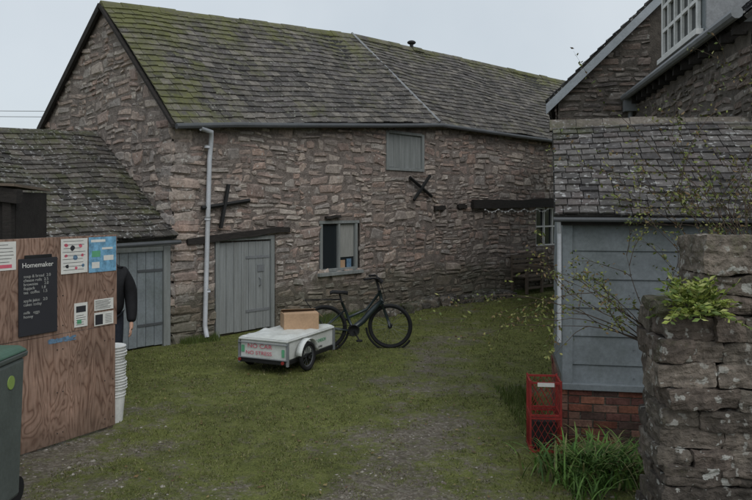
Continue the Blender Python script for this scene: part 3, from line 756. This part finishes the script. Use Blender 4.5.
mb.build('print_red',m_pink,nb);mk.build('print_black',m_ink,nb);mw.build('print_white',m_paper,nb);mg.build('print_green',m_greenink,nb); mb2.build('print_blue',m_bluepaint,nb)
mb=MB()
for i in range(60):
    s=R(.25,.52);z=.985+R(-.02,.02); w=R(.02,.07); hh=R(.006,.016); o=.0012+i*.00004
    mb.add([fB.p(s,o,z),fB.p(s+w*.5,o,z-hh*.3),fB.p(s+w,o,z+R(-.004,.004)),fB.p(s+w*.8,o,z+hh),fB.p(s+w*.3,o,z+hh*.8)],[(0,1,2,3,4)])
mb.build('paint_smear',m_bluepaint,nb)

# stack of nested white buckets behind the board
sk=MB(); 
def bucket(x,y,z,r0,r1,h,solid=True):
    tube(sk,[(x,y,z),(x,y,z+h)],[r0,r1],22,cap=solid); torus(sk,(x,y,z+h),(0,.0001,1),r1,.008,22,6); torus(sk,(x,y,z+h-.03),(0,.0001,1),r1+.002,.005,22,6)
bx_,by_=-2.765,7.62
bucket(bx_,by_,.0,.12,.145,.30)
for i in range(8): bucket(bx_+R(-.012,.012),by_+R(-.01,.01),.30+i*.058,.128,.147,.075)
bucket(bx_-.30,by_+.12,0,.12,.145,.30); bucket(bx_-.30,by_+.12,.305,.12,.145,.25)
sk.build('white_buckets',m_white,None,smooth=False)

# ---------------------------------------------------------------- wheeled bin
bi=empty('wheelie_bin'); mb=MB()
cx,cy=-2.95,5.25
def taper(mb,z0,z1,w0,d0,w1,d1):
    vs=[(cx+sx*w0/2,cy+sy*d0/2,z0) for sx,sy in((-1,-1),(1,-1),(1,1),(-1,1))]+[(cx+sx*w1/2,cy+sy*d1/2,z1) for sx,sy in((-1,-1),(1,-1),(1,1),(-1,1))]
    mb.add(vs,BF)
taper(mb,.06,1.10,.52,.56,.56,.64); mb.build('body',m_bin,bi,bevel=.03)
mb=MB(); taper(mb,1.10,1.14,.58,.67,.59,.68); mb.build('rim',m_bin,bi,bevel=.01)
mb=MB(); taper(mb,1.142,1.19,.60,.70,.50,.6); mb.build('lid',m_green_lid,bi,bevel=.02)
mb=MB(); 
for sx in(-.22,.22): tube(mb,[(cx+sx-.03,cy+.26,.1),(cx+sx+.03,cy+.26,.1)],.1,20)
mb.build('wheels',m_rub,bi)
mb=MB(); tube(mb,[(cx+.274,cy+.1,.95),(cx+.283,cy+.1,.95)],.05,20); mb.build('badge',m_lime,bi)

# ---------------------------------------------------------------- bicycle
bk=empty('electric_bicycle')
r0=Vector((-.80,11.35,0)); dr=Vector((1.01,.13,0)).normalized(); lf=Vector((-dr.y,dr.x,0)); WB=1.03
def bp(x,y,z): return r0+dr*x+lf*y+Vector((0,0,z))
R_=.348
mt=MB();ms=MB();mf=MB();mk=MB()
fa=bp(WB,0,R_); steer=Matrix.Rotation(math.radians(-14),3,'Z'); fax=(steer@lf)
torus(mt,bp(0,0,R_),lf,.324,.027,48,8); torus(mt,fa,fax,.324,.027,48,8)
torus(mk,bp(0,0,R_),lf,.297,.011,40,6); torus(mk,fa,fax,.297,.011,40,6)
for c,ax in((bp(0,0,R_),lf),(fa,fax)):
    u=ax.cross(Vector((0,0,1))).normalized(); w=Vector((0,0,1))
    for k in range(24):
        a=2*math.pi*k/24; b2=a+(.5 if k%2 else -.5)
        tube(ms,[c+ax*(.028 if k%4<2 else -.028)+(u*math.cos(b2)+w*math.sin(b2))*.03,c+(u*math.cos(a)+w*math.sin(a))*.297],.0014,4,cap=False)
    tube(mk,[c-ax*.05,c+ax*.05],.035,12)
tube(mk,[bp(0,-.05,R_),bp(0,-.02,R_)],.055,16)
hd=bp(.86,0,.87); hb=bp(.905,0,.70)
tube(mf,[hd+Vector((0,0,.04)),hb],.027,10)
tube(mf,[bp(.44,0,.32),bp(.60,0,.44),bp(.78,0,.64),hb+Vector((0,0,.05))],[.045,.048,.045,.036],10)
tube(mf,[hd,bp(.66,0,.62),bp(.38,0,.50)],.021,10)
tube(mf,[bp(.45,0,.29),bp(.36,0,.52),bp(.27,0,.74)],.022,10); tube(mk,[bp(.27,0,.74),bp(.235,0,.86)],.014,8)
for y in(-.06,.06):
    tube(mf,[bp(.43,y*.5,.29),bp(0,y,R_)],.013,8); tube(mf,[bp(.33,y*.3,.62),bp(0,y,R_)],.010,8)
for sgn in(-1,1):
    tube(mf,[hb+fax*.05*sgn,hb+fax*.05*sgn+(fa-hb)*.6,fa+fax*.055*sgn],.016,8)
tube(mf,[hb-fax*.05,hb+fax*.05],.02,8)
tube(mk,[bp(.45,-.06,.30),bp(.45,.06,.30)],.08,16); torus(mk,bp(.45,-.075,.30),lf,.085,.006,24,6)
tube(mk,[bp(.45,-.09,.30),bp(.53,-.10,.16)],.012,6); tube(mk,[bp(.45,.09,.30),bp(.37,.10,.44)],.012,6)
for p in(bp(.53,-.14,.155),bp(.37,.14,.445)): 
    fbx=Fr((p.x,p.y),dr,lf); fbox(mk,fbx,-.045,.045,-.04,.04,p.z-.012,p.z+.012)
tube(mk,[bp(.45,-.075,.385),bp(0,-.055,R_+.045)],.006,4); tube(mk,[bp(.45,-.075,.215),bp(0,-.055,R_-.045)],.006,4)
fbs=Fr((bp(.225,0,0).x,bp(.225,0,0).y),dr,lf); vs=[]
prof=[(-.14,.06,.0),(-.10,.08,.02),(0,.065,.012),(.07,.035,.01),(.14,.018,-.005)]
for x,w,z in prof: 
    for k in range(8):
        a=2*math.pi*k/8; vs.append(fbs.p(x,w*math.cos(a),.88+z+.03*math.sin(a)))
mk.add(vs,[(i*8+k,i*8+(k+1)%8,i*8+8+(k+1)%8,i*8+8+k) for i in range(4) for k in range(8)]+[tuple(range(8)),tuple(range(32,40))])
st=hd+Vector((0,0,.04)); top=st-dr*.05+Vector((0,0,.18)); tube(mk,[st,top],.02,8)
sd=steer@dr
tube(mk,[top-sd*.14+fax*.31+Vector((0,0,.02)),top-sd*.02+fax*.2+Vector((0,0,.035)),top+sd*.03,top-sd*.02-fax*.2+Vector((0,0,.035)),top-sd*.14-fax*.31+Vector((0,0,.02))],.014,8)
for sg in(-1,1):
    a=top-sd*.02+fax*.2*sg+Vector((0,0,.035)); b_=top-sd*.15+fax*.32*sg+Vector((0,0,.02)); tube(mk,[a.lerp(b_,.2),b_],.019,8)
    tube(mk,[a.lerp(b_,.1),a.lerp(b_,.1)+sd*.05-Vector((0,0,.03)),b_+sd*.05-Vector((0,0,.04))],.006,5)
tube(mk,[top+sd*.03,top+sd*.10+Vector((0,0,-.05))],.035,10)
tube(mk,[top+sd*.05,hb+sd*.05+Vector((0,0,.1)),hb+Vector((0,0,-.05))],.005,5)
torus(mk,bp(0,0,R_),lf,.378,.018,24,6,a0=math.radians(5),a1=math.radians(165)); torus(mk,fa,fax,.378,.018,24,6,a0=math.radians(35),a1=math.radians(175))
for y in(-.06,.06): tube(mk,[bp(.25,y,.78),bp(-.30,y,.78),bp(-.0,y,R_)],.008,6)
for x in(.15,0,-.15,-.29): tube(mk,[bp(x,-.06,.78),bp(x,.06,.78)],.007,6)
tube(ms,[bp(.30,.05,.28),bp(.22,.2,.01)],.011,6)
mt.build('tyres',m_rub,bk,smooth=True);ms.build('spokes_stand',m_metal,bk,smooth=True);mf.build('frame',m_frame,bk,smooth=True);mk.build('fittings',m_rub,bk,smooth=True)

# ---------------------------------------------------------------- bike trailer
tr=empty('cargo_trailer'); tl=Vector((.42,.91,0)).normalized(); tw_=Vector((-tl.y,tl.x,0))
fT=Fr((-1.17,9.6),tl,(tl.y,-tl.x))
fb('tray',tr,m_black,fT,0,1.3,-.75,0,.13,.19,.01)
fb('box_body',tr,m_tarp,fT,.01,1.29,-.74,-.01,.19,.43,.015)
fb('lid',tr,m_tarp,fT,-.012,1.312,-.762,.012,.432,.462,.012)
mb=MB()
for o in(-.755,.005):
    for s in(-.005,1.28): fbox(mb,fT,s,s+.03,o-.015,o+.015,.12,.43)
for z in(.20,.40): tube(mb,[fT.p(-.012,.01,z),fT.p(-.012,-.76,z)],.008,6)
tube(mb,[fT.p(.4,-.83,.2),fT.p(.4,.09,.2)],.012,8)
tube(mb,[fT.p(1.3,-.37,.17),fT.p(1.6,-.37,.25),bp(0,.07,R_)],.014,8)
mb.build('frame_rails',m_gutg,tr)
vs=[];nn=30
for i in range(nn+1):
    for j in range(nn+1):
        s=.0+1.3*i/nn; o=-.75+.75*j/nn
        e=min(i,j,nn-i,nn-j)
        z=.466+(.045*abs(noise.noise(Vector((s*5,o*5,2))))+.06*abs(noise.noise(Vector((s*2,o*2,7)))))*min(1,e/2)
        vs.append(fT.p(s,o,z))
mb=MB(); mb.add(vs,[(i*(nn+1)+j,(i+1)*(nn+1)+j,(i+1)*(nn+1)+j+1,i*(nn+1)+j+1) for i in range(nn) for j in range(nn)]); mb.build('cover_sheet',m_tarp,tr,smooth=True)
mt=MB();ms=MB();mg=MB()
for o in(.08,-.83):
    c=fT.p(.4,o,.2); torus(mt,c,fT.n,.17,.03,32,8); torus(ms,c,fT.n,.14,.012,28,6)
    u=fT.d
    for k in range(12): a=2*math.pi*k/12; tube(ms,[c,c+(u*math.cos(a)+Vector((0,0,1))*math.sin(a))*.14],.003,4)
    tube(mt,[c-fT.n*.03,c+fT.n*.03],.035,10)
    vs=[]
    for k in range(13):
        a=math.radians(10+k*160/12)
        for oo in(-.045,.045):
            vs.append(c+(u*math.cos(a)+Vector((0,0,1))*math.sin(a))*.235+fT.n*oo)
    mg.add(vs,[(2*k,2*k+1,2*k+3,2*k+2) for k in range(12)])
mt.build('tyres',m_rub,tr,smooth=True);ms.build('rims',m_gut,tr,smooth=True);o_=mg.build('mudguards',m_tarp,tr,smooth=True); md=o_.modifiers.new('s','SOLIDIFY'); md.thickness=.006
fRear=Fr((fT.p(0,-.75,0).x,fT.p(0,-.75,0).y),(-tw_.x,-tw_.y),(-tl.x,-tl.y))
text('slogan_1',tr,'NO CAR',fRear,.13,.335,.003,.078,m_pink,1.3); text('slogan_2',tr,'NO STRESS',fRear,.10,.245,.003,.07,m_pink,1.2)
mb=MB(); fbox(mb,fRear,.03,.08,-.004,.001,.27,.36); fbox(mb,fRear,.67,.71,-.004,.001,.24,.34); mb.build('green_print',m_greenink,tr)
text('side_print',tr,'ZERO EMISSION',fT,.70,.30,-.006,.065,m_greenink,.8); text('side_print_2',tr,'deliveries',fT,.74,.22,-.006,.06,m_ink,1)
mb=MB()
for s in(.02,.70): tube(mb,[fRear.p(s,.02,.17),fRear.p(s+.0,.035,.17)],.022,10)
mb.build('reflectors',m_red,tr)
bx=empty('cardboard_box')
fX=Fr((-1.30,10.34),(.96,.28),(.28,-.96)); T_=.70
for nm,a in(('side_1',(0,.50,-.012,0)),('side_2',(0,.50,-.36,-.348)),('side_3',(0,.012,-.348,-.012)),('side_4',(.488,.50,-.348,-.012))): fb(nm,bx,m_card,fX,a[0],a[1],a[2],a[3],.47,T_,0)
fb('bottom',bx,m_card,fX,.012,.488,-.348,-.012,.52,.53,0); fb('contents',bx,m_wood,fX,.05,.45,-.32,-.04,.53,.66,.01)
mb=MB(); mb.add([fX.p(0,-.002,T_),fX.p(.50,-.002,T_),fX.p(.49,-.12,T_+.018),fX.p(.01,-.12,T_+.010)],[(0,1,2,3)])
mb.add([fX.p(0,-.358,T_),fX.p(.5,-.358,T_),fX.p(.5,-.23,T_+.03),fX.p(0,-.22,T_+.04)],[(0,1,2,3)]); mb.add([fX.p(.498,-.01,T_),fX.p(.498,-.35,T_),fX.p(.56,-.34,T_-.05),fX.p(.56,-.02,T_-.06)],[(0,1,2,3)])
o_=mb.build('flaps',m_card,bx); md=o_.modifiers.new('s','SOLIDIFY'); md.thickness=.004

# ---------------------------------------------------------------- red crate
cr=empty('red_crate'); fC=Fr((1.40,6.62),(.96,-.10),(-.10,-.96)); mb=MB()
W,D,H=.27,.30,.66
for s in(0,W):
    for o in(0,-D): fbox(mb,fC,s-.008,s+.008,o-.008,o+.008,0,H)
for z in(.02,.32,.345,H-.02):
    for o in(0,-D): fbox(mb,fC,0.008,W-.008,o-.007,o+.007,z-.009,z+.009)
    for s in(0,W): fbox(mb,fC,s-.007,s+.007,-D+.008,-.008,z-.009,z+.009)
for k in range(-7,11):
    for sg in(1,-1):
        for o in(0,-D):
            x0=k*.055; n_=24; seg=[]
            for i in range(n_+1):
                z=.02+(H-.04)*i/n_; x=(x0+sg*(z*.55))
                if sg<0: x=(x0+.36-z*.55)
                if 0<=x<=W: seg.append(fC.p(x,o,z))
            if len(seg)>1: tube(mb,[seg[0],seg[-1]],.0026,4)
for k in range(1,6):
    for s in(0,W): tube(mb,[fC.p(s,-D*k/6,0),fC.p(s,-D*k/6,H)],.0026,4)
fbox(mb,fC,.01,W-.01,-D+.01,-.01,.01,.02); mb.build('lattice',m_red,cr)
fb('contents',cr,m_darkwood_shade,fC,.03,W-.03,-D+.03,-.03,.022,.28,.02)
fb('label',cr,m_paper,fC,.06,W-.06,.0125,.016,.61,.645,0)

# ---------------------------------------------------------------- far bench
be=empty('garden_bench'); fN=Fr((f2.p(2.75,.62,0).x,f2.p(2.75,.62,0).y),D2,n2); mb=MB()
for s in(0,.62,1.24):
    fbox(mb,fN,s,s+.07,-.05,.01,0,.62); fbox(mb,fN,s,s+.07,-.50,-.44,0,.98); fbox(mb,fN,s-.01,s+.08,-.5,.05,.621,.67)
for i in range(4): fbox(mb,fN,-.02,1.32,-.42+i*.11,-.33+i*.11,.42,.45)
for i in range(4): fbox(mb,fN,-.02,1.32,-.435,-.41,.52+i*.12,.60+i*.12)
fbox(mb,fN,0,1.3,-.04,-.01,.12,.18); fbox(mb,fN,0,1.3,-.035,-.005,.33,.40)
mb.build('slats_and_legs',m_wood,be,bevel=.005)

# ---------------------------------------------------------------- plants
def leaf(mb,p,d,size,wid,col):
    d=d.normalized(); sd_=d.cross(Vector((R(-1,1),R(-1,1),R(-1,1))))
    if sd_.length<.01: return
    sd_.normalize(); n_=d.cross(sd_)
    mb.add([p,p+d*size*.5+sd_*wid*.5+n_*size*.06,p+d*size,p+d*size*.5-sd_*wid*.5+n_*size*.06],[(0,1,2),(0,2,3)],col)
def shrub(name,base,n,length,spread,up,leafn,ls,cols,thick=.008,bias=Vector((0,0,0)),lp=.6):
    par=empty(name); tb=MB();lb=MB()
    def branch(p,d,L_,r,lev):
        pts=[p];n_=9
        for i in range(n_):
            d=(d+Vector((R(-1,1),R(-1,1),R(-.8,.7)))*.19+Vector((0,0,-.035*(i/n_)*2))).normalized()
            p=p+d*L_/n_; pts.append(p)
            if lev>0 and i>1 and random.random()<.48: branch(p,(d+Vector((R(-1,1),R(-1,1),R(-.5,.8)))*.8).normalized(),L_*R(.3,.55),r*.55,lev-1)
            if i>2 or lev<2:
                for k in range(leafn):
                    if random.random()<lp: leaf(lb,p+Vector((R(-1,1),R(-1,1),R(-1,1)))*.02,Vector((R(-1,1),R(-1,1),R(-.8,.7))),ls*R(.6,1.3),ls*.5,pc(cols,.25))
        tube(tb,pts,[r*(1-.8*i/n_) for i in range(n_+1)],5)
    for i in range(n):
        a=R(0,6.28); d=(Vector((math.cos(a)*spread,math.sin(a)*spread,up))+bias).normalized()
        branch(Vector(base)+Vector((R(-.06,.06),R(-.06,.06),0)),d,length*R(.6,1.1),thick,2)
    tb.build('stems',m_bark,par); lb.build('leaves',m_leaf,par)
LG=[(.12,.145,.035),(.17,.19,.05),(.08,.11,.028),(.22,.21,.07),(.15,.10,.045)]
shrub('climbing_rose',(2.12,5.35,1.15),11,1.12,.38,.70,2,.032,LG,.0065,Vector((-.46,.1,.0)),lp=.45)
shrub('climbing_rose',(3.0,6.1,.9),8,2.1,.20,1.0,2,.042,LG,.008,Vector((.0,0,0)),lp=.42)
shrub('climbing_rose',(2.85,5.3,1.5),8,1.3,.40,.9,2,.038,LG,.007,Vector((-.08,0,0)),lp=.42)
pl=empty('wall_fern'); lb=MB(); tb=MB(); c=Vector((2.06,4.72,1.55))
for i in range(95):
    a=R(0,6.28); el=R(.0,1.4); d=Vector((math.cos(a)*math.cos(el),math.sin(a)*math.cos(el),math.sin(el))); p=c+Vector((R(-.09,.09),R(-.05,.05),R(-.02,.05))); pts=[p]
    L_=R(.12,.27)
    for k in range(7):
        d=(d+Vector((0,0,-.09))).normalized(); p=p+d*L_/7; pts.append(p)
        if k>0:
            for sg in(-1,1):
                sdv=d.cross(Vector((0,0,1))); 
                if sdv.length<.05: sdv=Vector((1,0,0))
                leaf(lb,p,(sdv.normalized()*sg+d*.6+Vector((0,0,R(-.2,.3)))),.055*R(.7,1.2),.024,pc([(.22,.28,.05),(.28,.33,.07),(.13,.19,.04),(.36,.38,.13),(.09,.13,.03)],.2))
    tube(tb,pts,.0025,4,col=(.2,.25,.06))
lb.build('fronds',m_leaf,pl); tb.build('stalks',m_leaf,pl)
def clump(name,cx,cy,rx,ry,n,l0,l1,w,cols):
    mb=MB()
    for i in range(n):
        x=cx+random.gauss(0,rx);y=cy+random.gauss(0,ry);a=R(0,6.28);L_=R(l0,l1);d=Vector((math.cos(a)*.45,math.sin(a)*.45,1)).normalized();p=Vector((x,y,-.01))
        hv=Vector((math.cos(a),math.sin(a),0)); sdv=Vector((-math.sin(a),math.cos(a),0)); ww=w*R(.6,1.2); vs=[]; n_=7; col=pc(cols,.25)
        for k in range(n_+1):
            t=k/n_; e=ww*(1-t**2)*.5+.0005; vs+= [p-sdv*e,p+sdv*e]
            d=(d+hv*.17*t*1.6+Vector((0,0,-.20*t*1.5))).normalized(); p=p+d*L_/n_
            if p.z<.012: p.z=.012
        mb.add(vs,[(2*k,2*k+1,2*k+3,2*k+2) for k in range(n_)],col)
    return mb.build(name,m_leaf)
clump('strap_leaf_plant',1.84,6.05,.20,.16,560,.25,.47,.020,[(.08,.17,.03),(.11,.21,.04),(.05,.11,.022),(.16,.25,.06),(.20,.19,.08)])
clump('strap_leaf_plant',1.62,5.75,.09,.12,120,.12,.28,.015,[(.07,.14,.027),(.10,.18,.037)])

# ---------------------------------------------------------------- person behind the board
pe=empty('person'); 
def skin(name,chains,mat,par,root=0,sub=2):
    verts=[];edges=[];rad=[];idx={}
    def gv(p,r):
        k=tuple(round(x,4) for x in p)
        if k not in idx: idx[k]=len(verts); verts.append(p); rad.append(r)
        return idx[k]
    for ch in chains:
        pv=None
        for p,r in ch:
            i=gv(p,r)
            if pv is not None: edges.append((pv,i))
            pv=i
    me=bpy.data.meshes.new(name); me.from_pydata(verts,edges,[]); ob=bpy.data.objects.new(name,me); COL.objects.link(ob)
    md=ob.modifiers.new('sk','SKIN'); md.use_smooth_shade=True
    for i,sv in enumerate(me.skin_vertices[0].data):
        r=rad[i]; sv.radius=(r if isinstance(r,tuple) else (r,r)); sv.use_root=(i==root)
    m2=ob.modifiers.new('ss','SUBSURF'); m2.levels=sub; m2.render_levels=sub
    me.materials.append(mat); ob.parent=par; return ob
pel=(0,0,.86)
body=[[(pel,(.20,.15)),((0,0,1.10),(.20,.15)),((0,.0,1.32),(.22,.16)),((0,.01,1.46),(.13,.11)),((-.01,.0,1.55),(.06,.06)),((-.02,-.01,1.61),(.055,.06))],
 [((0,.0,1.32),(.22,.16)),((.19,0,1.41),(.11,.105)),((.245,.01,1.26),.092),((.26,.02,1.10),.085),((.27,-.02,.94),.072),((.27,-.06,.80),.056)],
 [((0,.0,1.32),(.22,.16)),((-.19,0,1.41),(.11,.105)),((-.245,.01,1.26),.092),((-.26,.02,1.10),.085),((-.26,-.05,.94),.072),((-.25,-.10,.82),.056)]]
legs=[[((0,0,.97),(.15,.12)),((.09,0,.86),(.10,.10)),((.10,-.01,.5),.068),((.11,.01,.12),.05)],[((0,0,.97),(.15,.12)),((-.09,0,.86),(.10,.10)),((-.10,-.01,.5),.068),((-.11,.01,.12),.05)]]
skin('jacket_torso_arms',body,m_cloth,pe); skin('trousers',legs,m_jean,pe)
for sx in(-1,1): 
    skin('shoe_%d'%sx,[[((sx*.11,.05,.05),.045),((sx*.115,-.06,.045),.045),((sx*.12,-.17,.035),.033)]],m_shoe,pe)
    hb_=Vector((.27,-.06,.80)) if sx>0 else Vector((-.25,-.10,.82))
    pm=hb_+Vector((0,-.03,-.085)); ch=[[(tuple(hb_+Vector((0,0,.02))),.026),(tuple(hb_+Vector((0,-.01,-.03))),.028),(tuple(pm),(.02,.036))]]
    skin('palm_%d'%sx,ch,m_skin,pe,sub=2)
    for k in range(4):
        o=Vector((0,-.03+.02*k,0)); l=[.07,.085,.08,.065][k]
        skin('finger_%d_%d'%(sx,k),[[(tuple(pm+o*.8),.0095),(tuple(pm+o+Vector((0,-.004,-l*.45))),.009),(tuple(pm+o+Vector((-sx*.012,-.006,-l*.8))),.008),(tuple(pm+o+Vector((-sx*.03,-.008,-l))),.007)]],m_skin,pe,sub=1)
    skin('thumb_%d'%sx,[[(tuple(pm+Vector((0,-.02,.04))),.011),(tuple(pm+Vector((-sx*.01,-.05,.0))),.010),(tuple(pm+Vector((-sx*.015,-.06,-.035))),.008)]],m_skin,pe,sub=1)
hx=-.035
mb=MB(); ball(mb,(hx,-.02,1.665),(.075,.095,.115),seg=20,rg=14); mb.V=[(x,y-(.01 if z<1.62 and y<-.05 else 0),z) for x,y,z in mb.V]
for sx in(-1,1): ball(mb,(hx+sx*.077,-.005,1.655),(.012,.02,.03))
tube(mb,[(hx,-.105,1.685),(hx,-.132,1.65),(hx,-.112,1.64)],[.008,.014,.01],8); tube(mb,[(0,0,1.5),(hx*.6,-.01,1.62)],.052,12); mb.build('head',m_skin,pe,smooth=True)
mb=MB()
for sx in(-1,1): ball(mb,(hx+sx*.03,-.104,1.68),(.012,.008,.007))
mb.build('eyes',m_ink,pe); mb=MB(); tube(mb,[(hx-.025,-.108,1.61),(hx,-.115,1.608),(hx+.025,-.108,1.61)],.005,6); mb.build('mouth',m_pink,pe)
mb=MB(); ball(mb,(hx,.008,1.695),(.083,.098,.10),seg=20,rg=14); mb.build('hair',m_hair,pe,smooth=True)
torsoz=MB(); torus(torsoz,(-.01,0,1.52),(0,0.15,1),.065,.022,20,8); torsoz.build('collar',m_cloth,pe,smooth=True)
pe.location=(-3.29,9.0,0); pe.rotation_euler=(0,0,math.radians(14))

# ---------------------------------------------------------------- overhead cables
mb=MB()
for z0,z1 in((6.1,6.0),(6.35,6.25)):
    pts=[]
    for i in range(21):
        t=i/20; pts.append((-40+60*t,32,z0+(z1-z0)*t-1.2*4*t*(1-t)*.3+.4))
    tube(mb,pts,.012,5)
mb.build('overhead_cables',m_gut)

# ---------------------------------------------------------------- light
sun=bpy.data.lights.new('Sun','SUN'); sun.energy=1.2; sun.angle=math.radians(45); sun.color=(1,.985,.965)
so=bpy.data.objects.new('Sun',sun); COL.objects.link(so)
el=math.radians(45); az=math.radians(150)
sdv=Vector((math.sin(az)*math.cos(el),math.cos(az)*math.cos(el),math.sin(el)))
so.rotation_euler=sdv.to_track_quat('Z','Y').to_euler()
w=bpy.data.worlds.new('World'); scene.world=w; w.use_nodes=True; nt=w.node_tree; bg=nt.nodes['Background']
sky=nt.nodes.new('ShaderNodeTexSky'); sky.sky_type='NISHITA'; sky.sun_disc=False; sky.sun_elevation=el; sky.sun_rotation=az
tc=nt.nodes.new('ShaderNodeTexCoord')
cl=noise_n(nt,tc.outputs['Generated'],2.2,5,.55)
cc=ramp(nt,cl,[(.3,(.58,.64,.69)),(.7,(.69,.74,.78))])
cc2=mix(nt,1.0,cc,(10,10,10),'MULTIPLY')
c=mix(nt,.88,sky.outputs[0],cc2); nt.links.new(c,bg.inputs[0]); bg.inputs[1].default_value=.105
scene.view_settings.view_transform='Standard'; scene.view_settings.look='None'; scene.view_settings.exposure=0
